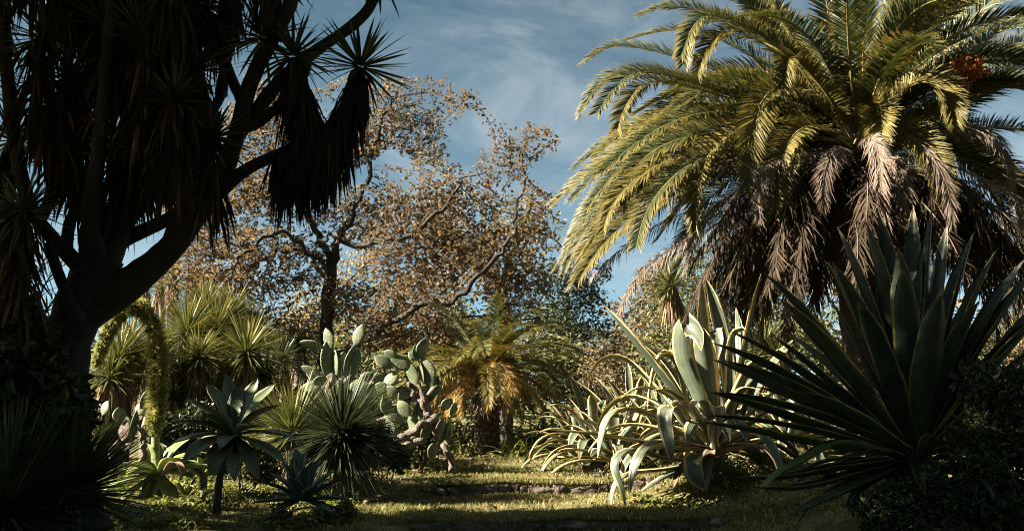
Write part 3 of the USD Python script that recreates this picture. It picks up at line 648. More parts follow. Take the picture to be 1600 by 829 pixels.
for g in ([(1320, 235, -.5), (1180, 240, -1), (1090, 265, -1.4), (1020, 310, -1.6), (985, 370, -1.6)],
          [(1330, 240, -.7), (1250, 235, -1.3), (1205, 260, -1.6), (1190, 310, -1.7), (1188, 345, -1.7)],
          [(1345, 230, -.8), (1362, 205, -1.5), (1368, 235, -1.8), (1372, 290, -1.8), (1382, 345, -1.8)],
          [(1350, 230, -.8), (1420, 215, -1.5), (1465, 250, -1.8), (1485, 300, -1.9), (1492, 350, -1.9)],
          [(1355, 230, -.5), (1470, 205, -1), (1540, 200, -1.3), (1572, 230, -1.4), (1582, 290, -1.4)],
          [(1350, 240, -.6), (1470, 255, -1.2), (1540, 275, -1.5), (1580, 310, -1.6), (1598, 375, -1.6)],
          [(1320, 250, .2), (1180, 320, .1), (1080, 375, 0), (1010, 420, 0), (962, 490, 0)],
          [(1320, 250, .3), (1160, 300, .2), (1040, 350, .2), (960, 400, .2), (925, 440, .2)],
          [(1335, 235, -.8), (1300, 240, -1.5), (1290, 270, -1.7), (1285, 320, -1.7)],
          [(1320, 245, -.2), (1200, 280, -.5), (1110, 340, -.7), (1070, 420, -.7)],
          [(1320, 245, -.3), (1230, 270, -.8), (1150, 310, -1.1), (1130, 380, -1.1)],
          [(1360, 240, -.6), (1400, 265, -1.2), (1415, 310, -1.4), (1410, 345, -1.4)]):
    pf([(p[0], p[1], p[2] * 1.1) for p in g], 'palm_dead', L=.235, n=130, hw=.009, rag=.07, tint=.5, droop=.5, vee=-.1, curl=.12, alpha=(56, 26))
for k in range(84):      # the rest of the crown and the skirt of old leaves under it
    a = k * 2.39996; up = R.uniform(-.1, 1.2); ln = R.uniform(3.4, 4.3)
    h = np.array([math.cos(a), math.sin(a), 0])
    if h[1] < -.25 and up < .7: continue
    base = pc + [0, 0, .15]; el = up
    P = [base]; dr = h * math.cos(el) + np.array([0, 0, math.sin(el)])
    for s in range(4):
        P.append(P[-1] + dr * ln / 4); dr = unit(dr + np.array([0, 0, -.42]) + 0.05 * R.normal(size=3))
    put_frond(palm, frond(P, .43, 150, .0145, rag=.035, tint=.4, roll=R.uniform(-.7, .7), alpha=(74, 36)), 'palm_green', 'rachis_green')
for k in range(150):
    a = k * 2.39996 + .3; h = np.array([math.cos(a), math.sin(a), 0]); st = R.uniform(-.2, .25); ln = R.uniform(1.8, 3.9)
    if h[1] < -.2 and k % 3 and abs(h[0]) < .6: continue
    ln *= .85 if h[1] < .2 and abs(h[0]) < .6 else 1
    base = pc + [0, 0, -.15 - .5 * R.random()]; dr = unit(h * math.cos(st) + np.array([0, 0, math.sin(st)])); P = [base]
    for s in range(4):
        P.append(P[-1] + dr * ln / 4); dr = unit(dr + np.array([0, 0, -.36 - .4 * R.random()]) + 0.1 * R.normal(size=3))
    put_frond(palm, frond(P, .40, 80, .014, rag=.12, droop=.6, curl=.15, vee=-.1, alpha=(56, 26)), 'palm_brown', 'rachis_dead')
fb = Bag()
for k in range(26):
    o = W(1500 + R.normal() * 6, 135 + R.normal() * 6, D - .9); e = W(1515 + R.normal() * 16, 112 + R.normal() * 12, D - 1.0)
    fb.add(*tube(spline([o, (o + e) / 2 + [0, 0, .06], e], 6), .008, 4))
    c = e + R.normal(size=(9, 3)) * .04
    for q in c: fb.add(*rock(q, (.018, .018, .022), 1, 0))
fb.emit('fruit_bunch', 'fruit', palm, label='bunch of orange fruit among the fronds')

# ------------------------------------------------------------------ stout palm in the middle
R = np.random.default_rng(108)
D = 20.5
sp = W(762, 714, D); top = W(762, 588, D)
mid = thing('stout_palm', 'short stout palm with rough dark trunk and orange drooping fronds', 'palm tree', (sp[0], D, grd(sp[0], D)))
zz = np.linspace(grd(sp[0], D) - .1, top[2] + .1, 20)
emit('trunk', *tube(np.stack([sp[0] + 0 * zz, D + 0 * zz, zz], 1), np.interp(zz, [zz[0], zz[0] + .2, zz[-1] - .3, zz[-1]], [.27, .22, .235, .2]), 16, wob=.1), 'palm_trunk', mid)
for k in range(150):     # stubs of old leaf bases
    t = k / 150; a = k * 2.39996; z = zz[0] + .12 + t * (zz[-1] - zz[0] - .1); d = np.array([math.cos(a), math.sin(a), 0])
    if d[1] > .35: continue
    c = np.array([sp[0], D, z]) + d * .225; s = np.cross(d, [0, 0, 1.0]); w, h = .05, .045
    V = np.array([c - s * w - d * .04, c + s * w - d * .04, c + s * w * .6 + d * .05 + [0, 0, h], c - s * w * .6 + d * .05 + [0, 0, h], c + s * w * .7 + d * .035 + [0, 0, h + .03], c - s * w * .7 + d * .035 + [0, 0, h + .03], c - d * .05 + [0, 0, h + .05]])
    emit('leaf_base', V, [[0, 1, 2], [0, 2, 3], [3, 2, 4], [3, 4, 5], [5, 4, 6], [0, 3, 5], [0, 5, 6], [1, 4, 2], [1, 6, 4]], 'palm_scar', mid, smooth=False)
def arch(parent, base, n, el, ln, L, hw, mat, rm, nl, bend=.42, rag=.06, droop=.2, tint=.45, fwd=None, off=0.0, curl=0.0, vee=.4):
    for k in range(n):
        a = k * 2.39996 + off + R.normal() * .15; h = np.array([math.cos(a), math.sin(a), 0]); e = R.uniform(*el); l = R.uniform(*ln)
        dr = h * math.cos(e) + np.array([0, 0, math.sin(e)]); P = [base + h * .06]
        for s in range(4):
            P.append(P[-1] + dr * l / 4); dr = unit(dr + np.array([0, 0, -bend]) + .05 * R.normal(size=3))
        put_frond(parent, frond(P, L, nl, hw, rag=rag, droop=droop, tint=tint, curl=curl, vee=vee), mat, rm)
mt = np.array([sp[0], D, top[2]])
arch(mid, mt, 38, (.15, 1.2), (2.0, 2.6), .32, .014, 'palm_green', 'rachis_green', 72, tint=.6, bend=.36, rag=.04)
arch(mid, mt, 26, (.1, .9), (1.8, 2.4), .30, .014, 'palm_gold', 'rachis_green', 50, off=.4)
arch(mid, mt - [0, 0, .05], 26, (.1, .7), (1.4, 2.1), .26, .012, 'palm_orange', 'rachis_dead', 50, bend=.55, rag=.12, droop=.45, off=.2, curl=.1)
arch(mid, mt - [0, 0, .1], 16, (-.1, .3), (.8, 1.2), .24, .012, 'palm_dead', 'rachis_dead', 36, bend=.7, rag=.15, droop=.6, off=.9, curl=.12)

# ------------------------------------------------------------------ agaves
R = np.random.default_rng(109)
def agave(name, label, d, mat, base, spec, group=None, stem=None, th=.16, gut=.35, K=18, teeth=0, base_px=None, cat='agave', broad=.45, bw=.55):
    """spec: list of (pixel path [(px,py,dd)...], half width px[, label, material])"""
    b = W(base[0], base[1], d); t = thing(name, label, cat, (b[0], d, grd(b[0], d)), group)
    for i, s in enumerate(spec):
        P = spline([W(p[0], p[1], d + p[2]) for p in s[0]], K)
        hw = s[1] / PM(d) * agave_prof(K, broad, bw)
        V, F, pv = fleshy(P, hw, gut, th, seed=i, wave=.03, teeth=teeth)
        pv['tint'] = np.full(len(V), R.random())
        emit('leaf', V, F, s[3] if len(s) > 3 else mat, t, pv=pv, label=s[2] if len(s) > 2 else None)
    return t, b

def auto_agave(name, label, px, py, d, n, L, hw, mat, group=None, lo=.0, hi=1.25, droop=.5, cat='agave', mound=True, K=14, gut=.35, th=.16, seed=0, teeth=0, broad=.45, fold=.0, z=None, bw=.55):
    b = W(px, py, d)
    t = thing(name, label, cat, (b[0], b[1], grd(b[0], b[1])), group)
    if b[2] - grd(b[0], b[1]) > .05:
        emit('stem', *tube(spline([(b[0], b[1], grd(b[0], b[1]) - .1), b + [0, 0, .05]], 6), hw * 1.1, 9, wob=.15), 'bark_grey', t)
    for k in range(n):
        a = k * 2.39996 + seed; e = lo + (hi - lo) * ((k + .5) / n) + R.normal() * .07; l = L * R.uniform(.8, 1.1) * (1 - .15 * (e > 1.2)); h = np.array([math.cos(a), math.sin(a), 0])
        dr = h * math.cos(e) + np.array([0, 0, math.sin(e)]); P = [b + h * hw * .4]; dp = droop * R.uniform(.2, 1.5)
        for s in range(5):
            P.append(P[-1] + dr * l / 5); dr = unit(dr + np.array([0, 0, -dp * (.25 + .25 * s) * math.cos(e) ** .5 * .5]))
        V, F, pv = fleshy(spline(P, K), hw * agave_prof(K, broad, bw) * R.uniform(.85, 1.1), gut, th, az=h, seed=k, wave=.03, teeth=teeth)
        pv['tint'] = np.full(len(V), R.random()); emit('leaf', V, F, mat, t, pv=pv)
    return t, b

D = 13.0
spec = [
 ([(1108, 690, 0), (1086, 610, -.1), (1064, 545, -.2), (1072, 509, -.35), (1090, 517, -.47), (1096, 548, -.5)], 23),
 ([(1116, 690, 0), (1110, 620, -.15), (1100, 560, -.3), (1101, 522, -.42), (1118, 520, -.55), (1121, 562, -.6)], 19),
 ([(1122, 690, .1), (1112, 590, .3), (1099, 510, .45), (1097, 440, .5)], 13),
 ([(1138, 690, .1), (1138, 590, .3), (1124, 505, .4), (1103, 435, .5)], 15),
 ([(1132, 700, -.1), (1153, 605, -.2), (1170, 520, -.22), (1189, 428, -.2)], 17),
 ([(1130, 690, .1), (1138, 610, .08), (1143, 548, .05), (1152, 518, 0), (1168, 516, -.08), (1174, 560, -.1)], 15),
 ([(1105, 695, 0), (1062, 625, -.25), (1003, 550, -.4), (945, 478, -.4)], 15),
 ([(1100, 690, .2), (1060, 600, .5), (1020, 550, .6), (973, 521, .7)], 11),
 ([(1090, 690, .2), (1015, 595, .4), (965, 558, .4), (935, 567, .35), (915, 608, .3)], 15),
 ([(1096, 690, .1), (1066, 605, .2), (1052, 562, .2), (1035, 556, .1), (1020, 590, 0), (1012, 640, 0)], 15),
 ([(1096, 692, -.3), (1066, 655, -.6), (1055, 638, -.75), (1042, 642, -.9), (1047, 690, -1), (1050, 722, -1)], 15),
 ([(1100, 705, 0), (1025, 694, -.1), (940, 680, -.2), (864, 672, -.2)], 13),
 ([(1095, 695, -.1), (1035, 660, -.3), (985, 640, -.4), (955, 650, -.5), (940, 690, -.5), (934, 715, -.5)], 15),
 ([(1102, 714, -.3), (1035, 716, -.5), (985, 704, -.7), (964, 722, -.8), (974, 762, -.85), (977, 792, -.85)], 14),
 ([(1098, 720, -.2), (1020, 736, -.4), (975, 745, -.5), (960, 765, -.5), (956, 792, -.5)], 12),
 ([(1115, 716, -.4), (1095, 712, -.7), (1084, 722, -.85), (1092, 748, -.9), (1106, 764, -.9)], 17),
 ([(1140, 690, .2), (1178, 605, .4), (1196, 560, .5), (1216, 550, .5), (1228, 580, .5), (1230, 620, .5)], 14),
 ([(1140, 692, 0), (1185, 655, .1), (1232, 622, .2), (1290, 600, .2)], 10),
 ([(1136, 702, -.2), (1180, 695, -.3), (1225, 665, -.3)], 10),
 ([(1130, 704, -.4), (1190, 700, -.7), (1212, 722, -.8), (1218, 760, -.9)], 13, 'withered brown leaf', 'yucca_dead'),
 ([(1105, 688, .3), (1040, 640, .6), (985, 620, .8), (950, 640, .8), (930, 680, .8)], 14),
 ([(1120, 685, .4), (1080, 590, .8), (1050, 550, 1), (1028, 560, 1.05), (1015, 600, 1.1)], 14),
 ([(1130, 685, .4), (1190, 600, .7), (1230, 545, .9), (1262, 530, 1), (1285, 555, 1)], 14),
 ([(1110, 700, -.2), (1050, 690, -.6), (1010, 700, -.9), (990, 740, -1), (985, 770, -1)], 12),
 ([(1118, 700, -.4), (1118, 670, -.7), (1130, 660, -.9), (1140, 690, -1)], 13),
 ([(1100, 712, -.1), (1040, 745, -.3), (1000, 770, -.4)], 11),
 ([(1125, 685, .3), (1160, 560, .5), (1150, 480, .6)], 13),
 ([(1112, 690, .2), (1075, 590, .3), (1050, 520, .4)], 11),
]
ag, b = agave('variegated_agave', 'large sunlit variegated agave with folded cream edged leaves', D, 'agave_varieg', (1118, 700), spec)
emit('stem', *tube([(b[0], b[1], grd(b[0], b[1]) - .2), (b[0], b[1], b[2] - .05), (b[0], b[1], b[2] + .12)], [.3, .26, .12], 12, wob=.2), 'bark_grey', ag)
def more_leaves(t, b, n, L, hw, mat, lo, hi, droop, seed, gut=.35, th=.16, teeth=0, skip=None):
    for k in range(n):
        a = k * 2.39996 + seed; e = R.uniform(lo, hi); h = np.array([math.cos(a), math.sin(a), 0]); l = L * R.uniform(.7, 1.1)
        dr = h * math.cos(e) + np.array([0, 0, math.sin(e)]); P = [b + h * hw * .6]; dp = droop * R.uniform(.5, 1.4)
        for q in range(6):
            P.append(P[-1] + dr * l / 6); dr = unit(dr + np.array([0, 0, -dp * (.1 + .16 * q)]) + R.normal(size=3) * .05)
            g = grd(P[-1][0], P[-1][1]) + .04
            if P[-1][2] < g: P[-1][2] = g
        V, F, pv = fleshy(spline(P, 18), hw * agave_prof(18) * R.uniform(.8, 1.1), gut, th, az=h, seed=k, wave=.03, teeth=teeth)
        pv['tint'] = np.full(len(V), R.random()); emit('leaf', V, F, mat, t, pv=pv)
more_leaves(ag, b, 9, 1.2, .085, 'yucca_dead', -.4, .1, .5, 2.0)
more_leaves(ag, b, 34, 1.55, .105, 'agave_varieg', .15, 1.15, .75, .7)
for lab, px, py, d, n, L, s in (('striped agave farthest left in the clump, near the stout palm', 905, 716, 17.2, 30, 1.2, 0), ('striped agave low in front of the clump beside the path', 962, 722, 15.6, 32, 1.2, 1),
                               ('striped agave at the back of the clump with upright leaves', 990, 690, 17.4, 32, 1.5, 2), ('striped agave half hidden behind the big folded agave', 1045, 700, 15.4, 30, 1.4, 3),
                               ('striped agave between the big folded agave and the dark agave', 1232, 690, 14.8, 28, 1.3, 4), ('striped agave in the middle of the clump with looping leaf tips', 930, 705, 16.4, 30, 1.35, 5)):
    auto_agave('striped_agave', lab, px, py, d, n, L, .085, 'agave_varieg', lo=.05, hi=1.35, droop=1.25, seed=s)

D = 9.0
Bx, By = 1430, 726
tips = [(1112, 535, -.5, 20), (1128, 562, -.7, 18), (1116, 612, -.8, 17), (1100, 640, -.9, 13), (1192, 425, .1, 24), (1222, 448, -.3, 22), (1160, 500, .3, 18), (1272, 385, .3, 26), (1300, 410, -.3, 24), (1328, 332, .2, 25), (1352, 345, -.1, 23),
        (1372, 330, .4, 24), (1390, 372, -.4, 25), (1427, 322, .3, 24), (1457, 326, 0, 25), (1480, 352, .5, 22), (1508, 338, .1, 27), (1556, 392, -.1, 28), (1578, 398, .4, 24), (1612, 430, .1, 24), (1640, 480, -.2, 22), (1650, 540, -.3, 22), (1660, 600, -.2, 20),
        (1410, 420, -.7, 26), (1470, 440, -.8, 26), (1340, 470, -.8, 24), (1530, 470, -.7, 24), (1170, 580, .5, 18), (1230, 520, .7, 20), (1630, 640, .3, 18), (1240, 610, -.9, 18)]
spec = []
for k, (tx, ty, dd, hw) in enumerate(tips):
    bx, by = Bx + (tx - Bx) * .06, By - 10 - R.random() * 14
    sag = -0.035 * abs(tx - Bx)
    if R.random() < .35: tx += R.normal() * 16; ty += R.uniform(4, 26); dd -= .1
    spec.append(([(bx, by, dd * .05), (bx + (tx - bx) * .35, by + (ty - by) * .38 + sag * .6, dd * .4), (bx + (tx - bx) * .7, by + (ty - by) * .73 + sag * .6, dd * .75), (tx, ty, dd)], hw * .82))
spec += [([(1400, 715, -.1), (1305, 694, -.4), (1258, 720, -.6), (1208, 748, -.7), (1185, 775, -.7)], 12, 'yellowing bent leaf low on the left', 'agave_soft'),
         ([(1400, 720, -.2), (1300, 735, -.5), (1210, 748, -.6), (1150, 745, -.6)], 13), ([(1405, 722, -.2), (1310, 750, -.6), (1230, 765, -.8), (1170, 760, -.8)], 12), ([(1410, 725, -.2), (1340, 760, -.7), (1270, 790, -1), (1220, 810, -1.1)], 12),
         ([(1450, 725, -.3), (1520, 740, -.7), (1600, 760, -.9)], 14)]
for k in range(22):
    a = math.radians(-78 + 156 * (k + R.random()) / 22); l = R.uniform(300, 390); dd = R.uniform(-.2, .9)
    tx, ty = Bx + l * math.sin(a), By - l * math.cos(a) * R.uniform(.85, 1.02)
    spec.append(([(Bx + (tx - Bx) * .05, By - 16, dd * .05), (Bx + (tx - Bx) * .37, By + (ty - By) * .4, dd * .4), (Bx + (tx - Bx) * .72, By + (ty - By) * .74, dd * .75), (tx, ty, dd)], R.uniform(13, 19)))
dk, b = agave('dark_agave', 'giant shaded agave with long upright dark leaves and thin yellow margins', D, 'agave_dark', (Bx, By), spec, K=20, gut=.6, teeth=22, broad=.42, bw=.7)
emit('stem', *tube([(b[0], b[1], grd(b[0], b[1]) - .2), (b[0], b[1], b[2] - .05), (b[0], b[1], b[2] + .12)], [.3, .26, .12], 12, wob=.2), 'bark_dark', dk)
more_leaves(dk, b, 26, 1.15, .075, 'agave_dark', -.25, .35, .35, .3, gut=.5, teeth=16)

# soft green agave with the arching flower spike
D = 12.4
A = [(148, 744), (158, 770), (340, 730), (165, 748), (172, 768), (184, 792), (205, 724), (229, 692), (262, 700), (286, 716), (298, 684), (302, 748), (272, 790), (215, 800), (246, 690), (310, 722), (196, 740), (232, 786), (320, 706), (178, 728)]
spec = []
for k, (tx, ty) in enumerate(A):
    c = (245, 748); dd = R.uniform(-.45, .1) if ty > 715 else R.uniform(-.1, .4)
    spec.append(([(c[0] + (tx - c[0]) * .08, c[1] - 8, dd * .1), (c[0] + (tx - c[0]) * .45, c[1] + (ty - c[1]) * .5 - 10, dd * .6), (c[0] + (tx - c[0]) * .8, c[1] + (ty - c[1]) * .8 - 6, dd * .9), (tx, ty, dd)], 14))
spec.append(([(255, 742, -.2), (272, 722, -.4), (284, 730, -.5), (280, 752, -.5)], 7, 'curled withered leaf', 'yucca_dead'))
fl, b = agave('flowering_agave', 'soft green agave sending up a tall drooping flower spike', D, 'agave_soft', (245, 752), spec, broad=.5, bw=.6, gut=.3, th=.14)
emit('stem', *tube([(b[0], b[1], grd(b[0], b[1]) - .1), (b[0], b[1], b[2] + .12)], [.1, .08], 9, wob=.15), 'bark_grey', fl)
SP = spline([W(x, y, D + dd) for x, y, dd in ((243, 742, 0), (243, 690, .02), (244, 640, .03), (248, 590, .02), (247, 545, 0), (236, 503, -.02), (216, 480, -.05), (196, 480, -.08), (178, 500, -.1), (164, 530, -.12), (150, 572, -.15))], 70)
st = emit('flower_stalk', *tube(SP, np.linspace(.055, .03, 70), 9), 'stalk_green', fl)
nb = 1050; per = 9; n = nb * per; tb = .14 + .86 * np.sort(R.random(nb)) ** .95; t = np.clip(np.repeat(tb, per) + R.normal(size=n) * .002, .14, 1); ix = t * 69; i0 = np.minimum(ix.astype(int), 68); f = (ix - i0)[:, None]
o = SP[i0] * (1 - f) + SP[i0 + 1] * f; T = unit(SP[i0 + 1] - SP[i0]); rb = np.repeat(R.normal(size=(nb, 3)), per, 0); d = unit(np.cross(T, rb)); wid = np.interp(t, [.14, .2, .4, .8, 1], [.35, .95, 1.1, .85, .35]) * np.repeat(R.uniform(.78, 1.15, nb), per)
s = blades(o + d * .04, unit(d + T * .35 + R.normal(size=(n, 3)) * .32), .115 * wid * R.uniform(.7, 1.1, n), .008, .05, K=3, tint=np.clip(np.repeat(R.normal(size=nb) * .13 + .5, per) + R.normal(size=n) * .1, 0, 1), shape='flat')
emit('flowers', s[0], s[1], 'bract', st, pv=s[2], kind='stuff')

# rosette agave on a leaning stem
D = 11.4
c = (364, 678)
A = [(296, 628, -.2, 15), (276, 660, -.4, 15), (292, 716, -.6, 17), (274, 692, -.3, 13), (326, 604, .3, 12), (354, 590, .25, 12), (400, 598, .35, 12), (432, 636, -.1, 14), (458, 684, -.3, 14), (440, 720, -.4, 13), (402, 744, -.6, 13), (366, 746, -.7, 13), (330, 738, -.7, 15), (376, 606, .1, 13), (340, 612, .1, 12), (424, 606, .5, 12), (306, 700, .3, 12), (414, 668, -.6, 15), (318, 650, -.55, 16), (345, 700, -.75, 13)]
spec = [([(c[0] + (x - c[0]) * .08, c[1] + (y - c[1]) * .05, 0), (c[0] + (x - c[0]) * .45, c[1] + (y - c[1]) * .47 - 6, dd * .6), (c[0] + (x - c[0]) * .8, c[1] + (y - c[1]) * .8 - 3, dd * .95), (x, y, dd)], h) for x, y, dd, h in A]
sa, b = agave('stemmed_agave', 'broad leaved agave rosette on a bare leaning stem', D, 'agave_sage', c, [([(c[0] + (u_ - c[0]) * 1.08, c[1] + (v_ - c[1]) * 1.08, w_ * 1.5) for u_, v_, w_ in q[0]], q[1] * 1.08) for q in spec], broad=.52, bw=.45, gut=.3, th=.14)
P = spline([W(338, 800, D), W(344, 745, D), W(358, 695, D), W(364, 676, D)], 14); P[0][2] = grd(P[0][0], D) - .08
emit('stem', *tube(P, np.linspace(.045, .034, 14), 10, wob=.3), 'bark_mid', sa)
# low dark agave, small pups
D = 10.9
c = (472, 784)
A = [(392, 786, -.3), (404, 752, -.2), (418, 738, 0), (440, 722, .1), (462, 700, .2), (478, 704, 0), (500, 716, .2), (526, 734, .1), (550, 744, 0), (548, 780, -.2), (450, 745, -.4), (500, 760, -.4), (430, 800, -.4), (520, 800, -.4), (476, 730, -.35), (424, 770, .1), (460, 715, -.1), (515, 748, .3)]
spec = [([(c[0] + (x - c[0]) * .08, c[1] - 4, 0), (c[0] + (x - c[0]) * .5, c[1] + (y - c[1]) * .55 - 4, dd * .6), (x, y, dd)], 11.5) for x, y, dd in A]
agave('low_agave', 'low dark agave rosette in shade on the grass in front of the spiky bushes', D, 'agave_blue', c, spec, broad=.42, bw=.7)
auto_agave('agave_pup', 'small pale agave pup right of the flowering agave', 292, 778, 12.2, 12, .28, .028, 'agave_soft', lo=.2, hi=1.2, droop=.3)
auto_agave('agave_pup', 'small agave pup with yellowing leaves beside the leaning stem', 318, 745, 12.6, 12, .4, .045, 'agave_soft', lo=.1, hi=1.2, droop=.5, seed=2)

# ------------------------------------------------------------------ spiky round bushes
R = np.random.default_rng(110)
def spiky(label, px, py, d, n, L, hw, mat, lo=-.35, axis=(0, 0, 1), cat='yucca', tint=None, name='spiky_yucca', group=None, droop=.05):
    c = W(px, py, d); t = thing(name, label, cat, (c[0], c[1], grd(c[0], c[1])), group)
    emit('stem', *tube([(c[0], c[1], grd(c[0], c[1]) - .1), c, c + [0, 0, .06]], [.1, .09, .04], 9, wob=.15), 'bark_grey', t)
    dd = sphere_dirs(n, axis, lo, .99)
    s = blades(c + dd * .05, unit(dd + .35 * (meshkit.noise(dd * 2.2 + px, 3)[:, None] - .5) * R.normal(size=3)), L * R.uniform(.7, 1.1, n) * (.78 + .45 * meshkit.noise(dd * 1.7 + px * .3, 6)), hw, droop * R.uniform(.3, 1.8, n), K=4, tint=tint)
    b = Bag(); b.add(s[0], s[1], **s[2]); b.emit('leaves', mat, t, kind='stuff')
    return t, c
t, c = spiky('spiky round yucca catching sun on its left, behind the leaning stem', 456, 676, 13.8, 520, .86, .012, 'yucca_green', lo=-.5, tint=np.clip(R.normal(size=520) * .2 + .35, 0, 1))
C = spline([c + [0, 0, .05], c - [0, 0, .45]], 6); s = skirt(C, 160, .4, .012, out=.7); b = Bag(); b.add(s[0], s[1], **s[2]); b.emit('dead_leaves', 'yucca_dead', t, kind='stuff')
spiky('dense dark spiky ball yucca beside the shadowed grass', 534, 676, 13.2, 1300, .94, .010, 'yucca_dark', lo=-.85)
spiky('dark spiky yucca filling the lower left corner', 10, 800, 8.4, 620, 1.05, .013, 'yucca_dark', lo=-.2, axis=(.25, -.1, 1))
spiky('dark spiky yucca at the foot of the huge tree', 110, 770, 8.8, 480, .85, .012, 'yucca_dark', lo=-.2, axis=(.2, 0, 1))
spiky('small dark spiky yucca beside the pale old cactus pads', 160, 690, 14.9, 300, .55, .010, 'yucca_dark', lo=-.2)

# ------------------------------------------------------------------ yuccas behind the flower spike
R = np.random.default_rng(111)
def yucca(label, heads, d, base, mat='yucca_green', L=.72, n=190, hw=.0145, sk=110, name='yucca', group='yuccas behind the flower spike', drop=.6):
    b = W(base[0], base[1], d); t = thing(name, label, 'yucca', (b[0], b[1], grd(b[0], b[1])), None)
    g = np.array([b[0], b[1], grd(b[0], b[1]) - .1])
    for hx, hy, dd, sc, skb in heads:
        c = W(hx, hy, d + dd); C = spline([g, g * .4 + c * .6 + [0, 0, -.15], c], 12); emit('stem', *tube(C, np.linspace(.11, .06, 12), 8, wob=.15), 'bark_grey', t)
        s = rosette(c, (R.normal() * .15, R.normal() * .15 - .1, 1), int(n * sc + 20), L * sc, hw, lo=-.45, droop=.12, tint=None); q = Bag(); q.add(s[0], s[1], **s[2]); q.emit('leaf_rosette', mat, t)
        if skb:
            e = np.array([c[0], c[1], c[2] - skb / PM(d)]); s = skirt(spline([c, c * .35 + e * .65], 6), int(sk * (1 + skb / 60)), drop, .014, r=.05, out=.6); q = Bag(); q.add(s[0], s[1], **s[2]); q.emit('leaf_skirt', 'yucca_dead', t)
yucca('yucca with a thick straw coloured skirt of dead leaves, left of the flower spike', [(186, 560, 0, 1.0, 90), (170, 590, -.4, .7, 60), (205, 535, .5, .9, 60)], 15.5, (190, 720), n=210, sk=330)
yucca('yucca head showing just inside the arch of the flower spike', [(228, 556, .3, .8, 60), (250, 600, -.3, .7, 40)], 16.5, (228, 700))
yucca('sunlit yucca cluster right of the flower spike', [(292, 520, 0, 1.1, 60), (286, 585, -.5, .9, 40), (262, 540, .5, .9, 50), (310, 560, -.8, .9, 50), (270, 620, -.9, .7, 20)], 17.0, (290, 700), n=180)
yucca('tallest sunlit yucca with a broad shaggy head', [(338, 515, 0, 1.2, 70), (318, 485, .6, 1.0, 50), (350, 585, -.6, 1.0, 50), (362, 490, .8, .9, 40)], 17.6, (338, 700), n=200)
yucca('yucca with a round head and drooping lower leaves, nearest the rust leaved tree', [(384, 552, -.3, 1.1, 60), (415, 590, .2, .9, 40), (330, 615, -.5, .8, 30)], 16.8, (384, 700), n=200)
yucca('thin distant yuccas on bare stems under the arching bough', [(226, 452, 0, .9, 40), (272, 432, .5, .9, 60), (252, 445, 1, .8, 40), (302, 440, 1, .9, 40)], 24, (262, 660), n=90, L=.6)
yucca('dark distant yucca against the rusty leaves', [(394, 505, 0, 1.1, 40), (372, 500, .5, .9, 30)], 22, (395, 660), mat='yucca_dark', n=120, L=.6)
yucca('distant dark yucca left of the tall cactus', [(440, 560, 0, 1.1, 40), (470, 545, .8, 1.0, 40)], 21, (450, 680), mat='yucca_dark', n=130)
yucca('yucca behind the right hand cactus pads', [(693, 545, 0, 1.0, 30), (650, 560, .6, .9, 30)], 21.5, (690, 690), n=120)
yucca('yucca half seen between the striped agaves and the tall palm', [(1050, 446, 0, .75, 30), (1215, 560, 0, 1.1, 40), (1195, 540, .4, 1, 40)], 18.5, (1180, 690), n=120)

# ------------------------------------------------------------------ prickly pears
R = np.random.default_rng(112)
def pad(c, L, w, ang, yaw, th=.115, tilt=0.0):
    """pad mesh: base at c, long axis leaning by ang (radians, clockwise from up in the picture), face turned by yaw"""
    nu, nv = 12, 9; t = np.linspace(0, 1, nv); wid = np.sin(np.pi * np.clip(t, 0.02, 1) ** .8) ** .62 * np.interp(t, [0, .5, 1], [.75, 1, 1.0]); wid[0] = .22; wid[-1] = .05
    an = np.arange(nu) * 2 * np.pi / nu
    x = (w / 2) * wid[:, None] * np.cos(an); y = (w * th) * np.sqrt(wid)[:, None] * np.sin(an); z = np.broadcast_to((t * L)[:, None], (nv, nu))
    y = y + .08 * L * np.sin(t * 3.0)[:, None] * (R.random() - .5)
    V = np.stack([x, y, z], -1).reshape(-1, 3)
    ca, sa = math.cos(yaw), math.sin(yaw); V = V @ np.array([[ca, -sa, 0], [sa, ca, 0], [0, 0, 1]]).T
    ct, stt = math.cos(tilt), math.sin(tilt); V = V @ np.array([[1, 0, 0], [0, ct, -stt], [0, stt, ct]]).T
    cb, sb = math.cos(ang), math.sin(ang); V = V @ np.array([[cb, 0, sb], [0, 1, 0], [-sb, 0, cb]]).T
    i, j = np.meshgrid(np.arange(nv - 1), np.arange(nu), indexing='ij'); a, b, d, e = i * nu + j, i * nu + (j + 1) % nu, (i + 1) * nu + (j + 1) % nu, (i + 1) * nu + j
    F = np.vstack([np.stack([a, b, d], -1).reshape(-1, 3), np.stack([a, d, e], -1).reshape(-1, 3)])
    n = len(V); V = np.vstack([V, V[-nu:].mean(0)]); jj = np.arange(nu); F = np.vstack([F, np.stack([np.full(nu, n), (nv - 1) * nu + jj, (nv - 1) * nu + (jj + 1) % nu], -1)])
    return V + c, F
